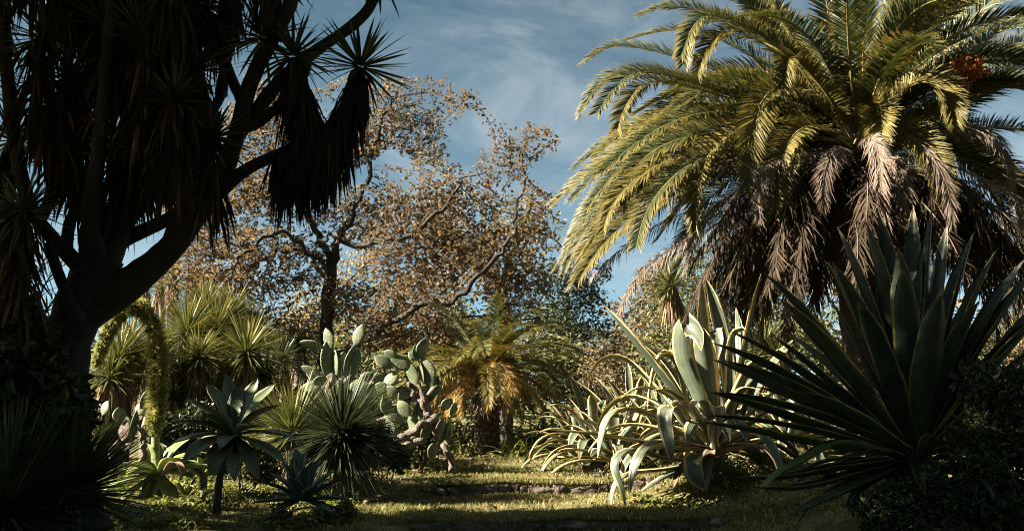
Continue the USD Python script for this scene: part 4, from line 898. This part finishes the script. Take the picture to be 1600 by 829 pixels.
def cactus(label, d, base, pads, stems, name='prickly_pear'):
    b = W(base[0], base[1], d); t = thing(name, label, 'cactus', (b[0], b[1], grd(b[0], b[1])))
    for s in stems:
        P = spline([W(p[0], p[1], d + (p[2] if len(p) > 2 else 0)) for p in s[0]], 12)
        if s[2:] and s[2]: P[0][2] = grd(P[0][0], P[0][1]) - .1
        emit('stem', *tube(spline(P + R.normal(size=P.shape) * .02, 26), .6 * np.array(np.interp(np.linspace(0, 1, 26), [0, 1], s[1])) / PM(d), 11, wob=.5, seed=int(s[0][0][0])), 'cactus_old', t)
    for p in pads:
        x0, y0, x1, y1, w, yaw = p[:6]; dd = p[6] if len(p) > 6 else 0; L = math.hypot(x1 - x0, y1 - y0); ang = math.atan2(x1 - x0, -(y1 - y0))
        emit('pad', *pad(W(x0, y0, d + dd), L / PM(d), w / PM(d), ang, -yaw if R.random() < .6 else yaw), p[7] if len(p) > 7 else 'cactus_pad', t)
cactus('tall prickly pear with pale upright pads rising behind the spiky balls', 16.0, (520, 720), [
    (508, 545, 468, 534, 23, .9), (503, 590, 470, 572, 23, .8), (500, 596, 478, 582, 14, .8), (512, 590, 510, 530, 24, .5), (518, 545, 508, 512, 20, .4), (525, 590, 522, 545, 20, .9), (530, 590, 537, 548, 22, -.3), (540, 590, 556, 536, 24, .9),
    (555, 540, 566, 506, 20, .2), (548, 588, 560, 545, 22, .1), (512, 592, 488, 600, 22, .6, -.2), (505, 600, 470, 606, 20, .3, -.2), (560, 600, 590, 585, 26, .3), (545, 605, 575, 600, 24, .4, -.2), (575, 600, 600, 585, 22, .2), (520, 610, 500, 580, 24, .3, .3), (535, 615, 540, 585, 26, .2, .3)],
    [([(520, 740), (522, 660), (518, 600), (514, 585)], (16, 10), True), ([(520, 640), (540, 605), (548, 588)], (10, 8)), ([(540, 640, -.1), (570, 610, -.1), (585, 598, -.1)], (9, 7))])
cactus('sprawling prickly pear with old pinkish trunks beside the shadowed grass', 15.6, (655, 715), [
    (612, 573, 585, 556, 24, .4), (622, 562, 600, 548, 22, .7), (640, 575, 610, 556, 26, .3), (655, 560, 638, 550, 22, .6), (648, 560, 648, 538, 14, 1.1), (655, 560, 664, 528, 22, .5), (650, 610, 634, 560, 24, .4), (662, 600, 652, 560, 16, 1.1), (676, 605, 660, 558, 30, .3), (690, 602, 678, 588, 18, .6),
    (668, 618, 690, 596, 22, .3), (640, 620, 618, 606, 22, .3), (625, 620, 600, 604, 24, .5), (606, 612, 586, 600, 22, .4), (632, 640, 626, 606, 20, .9), (652, 612, 668, 606, 16, .2), (600, 600, 622, 584, 22, .5),
    (640, 650, 622, 626, 24, .4, -.1), (650, 660, 656, 628, 24, .6, .1), (668, 630, 672, 598, 26, .4, .1), (690, 655, 684, 690, 18, .7, -.1, 'cactus_old'), (700, 660, 696, 700, 18, .5), (680, 690, 672, 716, 18, .4), (672, 660, 660, 690, 20, .8), (645, 690, 640, 650, 22, .5), (614, 680, 604, 650, 20, .6), (700, 690, 704, 660, 16, .9), (620, 700, 612, 665, 22, .4),
    (630, 660, 602, 640, 20, .4), (610, 650, 598, 620, 22, .5), (690, 640, 706, 622, 18, .5), (705, 650, 712, 628, 16, .8)],
    [([(712, 722), (694, 694), (672, 655), (660, 610), (652, 600)], (10, 7), True), ([(600, 700, -.2), (640, 676, -.2), (672, 660, -.1), (682, 650, 0)], (11, 9)), ([(590, 660, .1), (630, 632, .1), (670, 612, 0), (684, 605, 0)], (10, 7)), ([(610, 720, .1), (650, 680, .1), (690, 660, .1)], (12, 9)), ([(668, 664), (664, 640), (648, 615), (640, 600)], (8, 6)), ([(600, 712, -.3), (625, 700, -.3), (660, 690, -.2)], (10, 8))])
cactus('small prickly pear with pale pads below the flower spike', 14.0, (205, 735), [
    (192, 688, 196, 656, 24, .4, 0, 'cactus_old'), (186, 712, 206, 688, 16, .6, 0, 'cactus_old'), (205, 690, 212, 640, 15, 1.0), (214, 650, 222, 628, 20, .3), (220, 640, 232, 606, 16, .8), (188, 660, 184, 636, 22, .6), (216, 672, 226, 648, 16, .7), (160, 648, 168, 626, 20, .5), (205, 668, 190, 650, 18, .3, .2)],
    [([(212, 745), (222, 715), (226, 690), (218, 660)], (8, 7), True), ([(180, 745), (179, 712), (182, 690)], (7, 7), True)])

# ------------------------------------------------------------------ trees
R = np.random.default_rng(113)
rust = tree('rust_leaf_tree', 'big spreading tree with rusty orange leaves in the middle', 'tree', 22.0,
    [[(512, 712, 0), (510, 600, 0), (510, 500, 0), (516, 405, 0)],
     [(516, 405, 0), (498, 350, 0), (480, 300, .2), (468, 240, .5), (450, 170, .6)], [(520, 408, 0), (545, 380, -.2), (570, 335, -.3), (590, 285, -.3), (612, 220, -.3), (640, 170, -.3)],
     [(512, 420, 0), (470, 388, -.6), (440, 358, -.9), (405, 365, -1.1), (360, 400, -1.3), (310, 440, -1.4)], [(512, 440, 0), (470, 392, .5), (420, 400, .8), (370, 430, 1)],
     [(514, 560, -.2), (560, 535, -.6), (620, 500, -1.0), (680, 484, -1.3)], [(680, 484, -1.3), (740, 440, -1.5), (790, 380, -1.5), (800, 320, -1.4), (808, 255, -1.2)], [(545, 385, -.2), (620, 370, -.9), (680, 330, -1.2), (720, 280, -1.2)],
     [(490, 330, .1), (430, 300, .5), (370, 270, .8)], [(568, 530, -.6), (600, 470, -1.2), (640, 430, -1.4)]],
    [(430, 200, 90), (540, 190, 70, .5), (620, 190, 80), (682, 150, 36), (655, 270, 70, -.5), (728, 220, 45, -.6), (765, 208, 30, -.6), (838, 222, 38, -1), (800, 275, 36, -1), (560, 300, 90), (430, 300, 100), (330, 330, 80), (330, 420, 85, -.5), (450, 420, 95), (570, 430, 100), (670, 400, 95, -.8), (750, 400, 80, -1), (815, 350, 52, -1), (805, 440, 55, -1), (700, 480, 60, -1), (290, 460, 60), (720, 185, 48, -.5), (775, 240, 48, -.7), (690, 225, 55, -.4), (825, 290, 45, -1), (750, 320, 55, -.8), (640, 335, 85, -.4), (700, 330, 60, -.8), (600, 240, 75), (360, 480, 60), (520, 445, 70), (480, 485, 60), (550, 510, 60), (425, 480, 60), (610, 500, 60, -.6), (480, 490, 60)],
    'leaf_rust', 'bark_mid', n_attr=14000, step=.18, infl=1.5, kill=.18, leaf=.10, per=10, spread=.11, gap=.43, base_r=.17, freq=1.1, seed=3, aspect=.5, tips=.012, flat=.5)
tree('olive_tree', 'olive brown leaved tree behind the rusty boughs and above the stout palm', 'tree', 24.5,
    [[(790, 700, 0), (792, 600, 0), (788, 500, 0), (780, 420, 0)], [(784, 450, 0), (740, 400, .2), (690, 360, .4)], [(784, 440, 0), (820, 380, 0), (840, 320, 0)]],
    [(700, 390, 75), (770, 370, 75), (830, 340, 48), (840, 400, 60), (780, 450, 75), (700, 470, 70), (640, 460, 60), (840, 470, 45), (690, 330, 40)],
    'leaf_olive', 'bark_mid', n_attr=3600, step=.2, kill=.24, leaf=.13, per=7, spread=.14, gap=.42, base_r=.16, seed=8, tips=.011, extra=1500, flat=.5)
bt = [
 ('dark_pine', 'dark evergreen tree rising between the olive tree and the tall palm', 30, [(892, 690), (892, 560), (890, 440)], [(885, 445, 38), (902, 400, 24), (852, 436, 30), (925, 470, 30), (880, 500, 46), (930, 530, 40), (855, 540, 46), (940, 425, 20), (915, 440, 26)], 'leaf_dark', 1000, 12, .12),
 ('grey_tree', 'thin grey brown tree seen through the gap left of the tall palm', 32, [(965, 690), (962, 600), (960, 520)], [(962, 520, 34), (940, 550, 50), (985, 570, 46), (1000, 610, 50), (930, 610, 50), (958, 486, 22), (1010, 470, 36), (1030, 430, 36)], 'leaf_grey', 800, 9, .13),
 ('bushy_tree', 'bushy green tree behind the big variegated agave', 27, [(1050, 700), (1052, 600), (1055, 520)], [(1050, 495, 50), (1075, 550, 60), (1020, 560, 45), (1100, 480, 60), (1130, 560, 60), (1050, 620, 70), (1080, 420, 50), (1130, 430, 60), (1170, 480, 60)], 'leaf_green', 1000, 13, .12),
 ('shade_shrub', 'shrubby green tree under the dead skirt of the tall palm', 21, [(1250, 720), (1252, 640), (1250, 560)], [(1230, 560, 60), (1280, 530, 60), (1200, 610, 60), (1320, 580, 60), (1260, 640, 70), (1180, 540, 40)], 'leaf_green', 900, 13, .11),
 ('back_tree', 'tall olive tree behind the upright dark agave leaves', 26, [(1450, 720), (1450, 600), (1450, 500)], [(1280, 440, 70), (1210, 450, 60), (1560, 400, 70), (1610, 360, 60), (1640, 440, 70), (1380, 540, 75), (1460, 500, 60), (1540, 540, 70), (1430, 610, 80), (1600, 560, 70), (1350, 460, 60), (1560, 620, 70), (1600, 480, 40)], 'leaf_olive', 1100, 13, .13),
 ('hedge_tree', 'green bushy tree behind the stout palm on its right', 26, [(850, 700), (850, 650), (852, 610)], [(850, 600, 50), (890, 610, 50), (820, 640, 60), (920, 650, 50), (870, 560, 40)], 'leaf_green', 800, 13, .12),
 ('hedge_tree', 'green bushy tree behind the stout palm on its left', 26, [(700, 700), (700, 640), (702, 600)], [(690, 600, 60), (740, 610, 55), (650, 640, 60), (720, 560, 45), (620, 590, 50)], 'leaf_olive', 800, 13, .12),
 ('hedge_tree', 'shadowy bushy tree behind the tall prickly pear', 25, [(540, 700), (540, 640), (542, 600)], [(530, 600, 60), (580, 610, 60), (480, 620, 55), (560, 550, 45), (450, 640, 50)], 'leaf_green', 800, 13, .12),
 ('hedge_tree', 'low green bush behind the sunlit yucca cluster', 22, [(320, 700), (320, 650), (322, 610)], [(300, 620, 50), (360, 620, 55), (420, 620, 50), (250, 640, 50), (390, 600, 40)], 'leaf_green', 700, 13, .11),
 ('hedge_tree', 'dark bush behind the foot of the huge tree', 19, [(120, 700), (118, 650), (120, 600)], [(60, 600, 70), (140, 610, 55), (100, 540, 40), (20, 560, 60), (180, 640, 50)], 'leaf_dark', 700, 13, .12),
]
for k, (nm, lab, d, tr, bl, mt_, na, per, lf) in enumerate(bt):
    tree(nm, lab, 'tree', d, [[(x, y, 0) for x, y in tr]], bl, mt_, 'bark_grey', n_attr=na, step=.3, kill=.38, leaf=lf * 1.1, per=per, spread=.3, gap=.33, base_r=.13, seed=20 + k, tips=.011, extra=2400)
tree('back_tree', 'pale olive tree closing the gap behind the grey brown tree', 'tree', 36, [[(985, 690, 0), (985, 600, 0), (985, 520, 0)]], [(1000, 540, 55), (950, 590, 60), (1030, 500, 45), (910, 600, 50), (1050, 580, 60), (1020, 450, 30)], 'leaf_olive', 'bark_mid', n_attr=1000, step=.34, kill=.42, leaf=.16, per=10, spread=.3, gap=.3, base_r=.15, seed=77, tips=.012, extra=4000)
tree('back_tree', 'grey green tree far behind the rust leaved tree trunk', 'tree', 34, [[(470, 690, 0), (470, 600, 0), (470, 540, 0)]], [(540, 470, 50), (480, 490, 50), (600, 470, 45), (420, 520, 45), (560, 420, 35), (450, 560, 50), (490, 600, 60), (420, 600, 60), (550, 530, 60), (600, 560, 60), (640, 520, 50), (360, 570, 50)], 'leaf_olive', 'bark_mid', n_attr=1500, step=.34, kill=.42, leaf=.16, per=10, spread=.3, gap=.3, base_r=.15, seed=78, tips=.012, extra=4000)
for k, (x_, y_, h_) in enumerate(((12.5, 17, 3.4), (15, 22, 4.2), (19, 27, 4.6), (17.5, 18, 2.6))):
    q = lambda dx, dz: (800 + (x_ + dx) * PM(y_), HOR - (dz - 1.4) * PM(y_))
    r_ = h_ * .3 * PM(y_); c1, c2, c3, c4 = q(0, h_ * .6), q(-h_ * .25, h_ * .4), q(h_ * .28, h_ * .42), q(0, h_ * .3); g0 = q(0, .3)
    tree('side_tree', ('bushy olive tree beyond the right edge of the picture, nearest of its row', 'taller green tree beyond the right edge of the picture', 'tallest olive tree far beyond the right edge of the picture', 'low green tree beyond the right edge of the picture')[k], 'tree', y_, [[(g0[0], g0[1], 0), (c4[0], c4[1], 0), (c1[0], c1[1], 0)]],
         [(c1[0], c1[1], r_), (c2[0], c2[1], r_), (c3[0], c3[1], r_), (c4[0], c4[1], r_ * 1.1)], ('leaf_olive', 'leaf_green')[k % 2], 'bark_mid', n_attr=700, step=.3, kill=.38, leaf=.13, per=12, spread=.3, gap=.33, base_r=.12, seed=90 + k, tips=.011, extra=2500)
# far tree line closing the garden
for k in range(16):
    px = -150 + k * 125; d = 46 + 6 * R.random(); h = 520 - 50 * R.random() if px > 440 and not 900 < px < 1010 else 590 - 30 * R.random()
    if 60 < px < 130: h = 620
    tree('far_tree', ('pale olive tree in the far line behind the garden', 'dark green tree in the far line behind the garden', 'rounded green tree in the far line behind the garden')[k % 3], 'tree', d, [[(px, 690, 0), (px, 660, 0), (px, h + 30, 0)]],
         [(px, h + 20, 34), (px + 35, h + 50, 40), (px - 35, h + 50, 40), (px + 10, h + 70, 50), (px - 60, h + 75, 36), (px + 60, h + 75, 36)], ('leaf_olive', 'leaf_dark', 'leaf_green')[k % 3], 'bark_grey', n_attr=350, step=.45, kill=.6, infl=2.5, leaf=.24, per=12, spread=.5, gap=.3, base_r=.15, seed=60 + k, tips=.02, extra=900, group='far tree line')

# ------------------------------------------------------------------ strap-leaved clumps, dark shrubs
R = np.random.default_rng(114)
def clump(label, px, py, d, n, L, hw, mat, name='strap_clump', droop=.55, tint=None):
    c = W(px, py, d); z = grd(c[0], c[1]); c = np.array([c[0], c[1], z]); t = thing(name, label, 'plant', c)
    dd = sphere_dirs(n, (0, 0, 1), .1, .98); o = c + R.normal(size=(n, 3)) * [.18, .14, 0]
    s = blades(o, dd, L * R.uniform(.6, 1.1, n), hw, droop * R.uniform(.5, 1.5, n), K=6, tint=tint, shape='strap'); b = Bag(); b.add(s[0], s[1], **s[2]); b.emit('leaves', mat, t, kind='stuff')
clump('yellow green strap leaved clump right of the stout palm trunk', 815, 705, 20.2, 110, .85, .022, 'weed')
clump('strap leaved clump with straw tips right of the first, before the hedge', 850, 700, 20.8, 110, .9, .022, 'yucca_green')
clump('low strap leaved clump left of the stout palm trunk', 728, 708, 20.6, 110, .8, .022, 'yucca_green')
clump('pale strap leaved clump against the stout palm trunk', 790, 702, 20.9, 90, .7, .022, 'palm_gold')
clump('strap leaved clump under the striped agaves', 885, 712, 18.4, 90, .6, .02, 'weed')
clump('long leaved clump behind the broad leaved agave', 330, 740, 14.5, 120, .7, .02, 'yucca_dark')
clump('grassy clump beside the withered pads', 300, 650, 16.2, 160, .7, .013, 'yucca_green', droop=.2)
clump('pale grassy clump below the round headed yucca', 380, 640, 15.8, 160, .7, .013, 'yucca_green', droop=.2)
clump('long leaved clump below the tall palm', 1230, 690, 15.8, 150, 1.0, .02, 'yucca_green', droop=.3)
def bush(label, blobs, d, mat, n, leaf, name='leafy_shrub', stems=7):
    t = thing(name, label, 'shrub', (W(blobs[0][0], 0, d)[0], d, grd(W(blobs[0][0], 0, d)[0], d)))
    P = blob_points(blobs, d, n, .3, 2.2, 5, 1.0); g = np.array([W(blobs[0][0], 0, d)[0], d, 0]); g[2] = grd(g[0], g[1]) - .1
    for k in range(stems):
        e = P[R.integers(len(P))]; emit('branch', *tube(spline([g + R.normal(size=3) * [.1, .1, 0], g * .5 + e * .5 + R.normal(size=3) * .08, e], 8), np.linspace(.018, .006, 8), 5), 'bark_grey', t)
    V, F, pv = leaves(P, leaf * (.6 + 1.1 * meshkit.noise(P * 3, 2)), aspect=.5); emit('foliage', V, F, mat, t, pv=pv, smooth=False, kind='stuff')
for k, (px_, d_, m_) in enumerate(((575, 21.5, 'weed'), (610, 22.5, 'yucca_green'), (640, 22, 'weed'), (668, 21.8, 'yucca_green'), (700, 22.4, 'weed'), (745, 22.6, 'yucca_green'), (830, 22.2, 'weed'), (868, 22.0, 'yucca_green'), (905, 21.2, 'weed'), (540, 22, 'yucca_green'), (500, 21, 'weed'), (455, 20, 'yucca_green'), (940, 21, 'yucca_green'), (980, 20.5, 'weed'), (1010, 20, 'yucca_green'), (1110, 18.5, 'weed'), (1160, 18, 'yucca_green'), (1290, 18, 'weed'), (1350, 18, 'yucca_green'))):
    x_ = W(px_, 700, d_)[0]; c = np.array([x_, d_, grd(x_, d_)]); n = 150; t = thing('strap_clump', 'mixed strap leaved clump in the undergrowth closing the back of the lawn', 'plant', c, 'undergrowth clumps at the back of the lawn')
    dd = sphere_dirs(n, (0, 0, 1), .0, .98); o = c + np.abs(R.normal(size=(n, 3))) * [.0, .0, .25] + R.normal(size=(n, 3)) * [.3, .2, 0]
    s = blades(o, dd, .85 * R.uniform(.5, 1.2, n), .022, .5 * R.uniform(.5, 1.5, n), K=6, shape='strap'); b = Bag(); b.add(s[0], s[1], **s[2]); b.emit('leaves', m_, t, kind='stuff')
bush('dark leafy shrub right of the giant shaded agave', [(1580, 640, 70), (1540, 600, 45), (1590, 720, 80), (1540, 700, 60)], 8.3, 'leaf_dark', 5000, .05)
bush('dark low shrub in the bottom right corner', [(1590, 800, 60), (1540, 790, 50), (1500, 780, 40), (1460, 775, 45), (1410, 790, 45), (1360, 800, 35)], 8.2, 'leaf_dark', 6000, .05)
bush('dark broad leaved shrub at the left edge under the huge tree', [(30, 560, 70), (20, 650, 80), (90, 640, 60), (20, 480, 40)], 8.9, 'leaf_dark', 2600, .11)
bush('grey weedy shrub at the foot of the big variegated agave', [(1150, 735, 30), (1100, 740, 26), (1200, 745, 28)], 12.4, 'leaf_green', 900, .05)
bush('dark leafy undergrowth between the broad leaved agave and the small pale cactus pads', [(285, 690, 34), (255, 670, 30), (310, 660, 34)], 14.4, 'leaf_dark', 2200, .07)
bush('low green undergrowth right of the leaning stem', [(400, 725, 26), (385, 700, 26), (420, 735, 20)], 13.0, 'leaf_green', 1500, .06)
bush('dark low undergrowth behind the dense dark spiky ball', [(600, 700, 28), (575, 680, 34), (620, 715, 22), (560, 660, 34)], 14.6, 'leaf_dark', 2400, .07)
bush('green shrubs filling in below the tall upright cactus pads', [(500, 660, 40), (460, 640, 36), (540, 650, 40), (585, 645, 34)], 16.6, 'leaf_green', 3000, .08)
bush('shrub of small leaves tangled into the sprawling cactus', [(665, 690, 30), (640, 700, 26), (690, 672, 24), (625, 670, 30)], 16.1, 'leaf_green', 2400, .06)
bush('low weedy bush hiding the foot of the leaning stem', [(338, 772, 18), (318, 778, 16), (362, 776, 16)], 11.7, 'weed', 700, .05)
bush('dark weedy bush at the foot of the low dark agave', [(440, 800, 16), (505, 802, 16), (540, 796, 16)], 11.3, 'leaf_green', 700, .045)
D = 11.0
b = W(60, 640, D); yp = thing('young_palm', 'young palm in deep shade with thin fronds against the sky, behind the huge trunk', 'palm tree', (b[0], b[1], grd(b[0], b[1])))
for pts in ([(48, 560), (60, 470), (85, 425), (130, 400)], [(48, 560), (52, 470), (70, 405), (110, 370)], [(48, 560), (70, 490), (100, 455), (140, 445)], [(48, 560), (30, 470), (0, 420), (-40, 400)], [(48, 560), (72, 510), (110, 490), (150, 500)]):
    put_frond(yp, frond([W(x, y, D) for x, y in pts], .32, 16, .012, rag=.05, vee=.2), 'yucca_dark', 'bark_dark')
emit('stem', *tube([(b[0], b[1], grd(b[0], b[1]) - .1), W(48, 565, D)], [.07, .06], 8), 'bark_dark', yp)

# ------------------------------------------------------------------ small stones
R = np.random.default_rng(115)
for px, py, s, lab in ((694, 712, .13, 'pale pink stone at the foot of the sprawling prickly pear'), (572, 742, .10, 'small stone at the edge of the shadow by the dark spiky ball'), (930, 742, .06, 'small flat stone in the grass near the step end')):
    d = 15.2
    for _ in range(6): d = (1.4 - grd((px - 800) / PM(d), d)) * FPX / (py - HOR)
    x = (px - 800) / PM(d); p = emit('stone', *rock((x, d, grd(x, d) + s * .3), (s, s * .8, s * .6), int(px)), 'stone', smooth=40); tag(p, lab, 'stone')

# ------------------------------------------------------------------ shade trees out of the frame (they throw the foreground's shade)
R = np.random.default_rng(116)
def shade_tree(label, x, y, h, r, n, seed, r2=None, hz=None):
    t = thing('shade_tree', label, 'tree', (x, y, grd(x, y)))
    emit('trunk', *tube(spline([(x, y, grd(x, y) - .2), (x + .2, y, h * .3), (x, y + .2, h * .6)], 10), np.linspace(.4, .2, 10), 10, wob=.1), 'bark_grey', t)
    g = R.normal(size=(n, 3)); p = unit(g) * (R.random((n, 1)) ** .4) * [r, r2 or r, hz or h * .42] + [x, y, h * .58]
    p = p[meshkit.noise(p * .9, seed) > .3]
    V, F, pv = leaves(p, .38, aspect=.55); emit('crown', V, F, 'leaf_dark', t, pv=pv, smooth=False, kind='stuff')
shade_tree('tall umbrella crowned tree far left of the huge dark tree', -13.0, 8.9, 15.0, 3.0, 7000, 9, r2=1.3, hz=.8)
shade_tree('spreading leafy tree left of the huge dark tree', -11.5, 7.2, 11.5, 4.0, 11000, 1, r2=3.4)
shade_tree('broad leafy tree over the viewer on the left', -8.0, 1.5, 12.0, 5.0, 11000, 2)
shade_tree('broad leafy tree right behind the viewer', 1.5, -5.0, 13.0, 6.0, 15000, 3)
shade_tree('broad leafy tree far behind the viewer on the left', -9.5, -8.0, 14.0, 6.0, 12000, 5)
shade_tree('leafy tree to the right of the viewer', 10.5, 1.5, 12.0, 5.5, 12000, 4)
shade_tree('leafy tree to the right behind the viewer', 11.5, -9.0, 14.0, 6.5, 12000, 6)
shade_tree('leafy tree beside the giant shaded agave, right of the picture', 11.0, 9.0, 9.0, 3.6, 8000, 7)
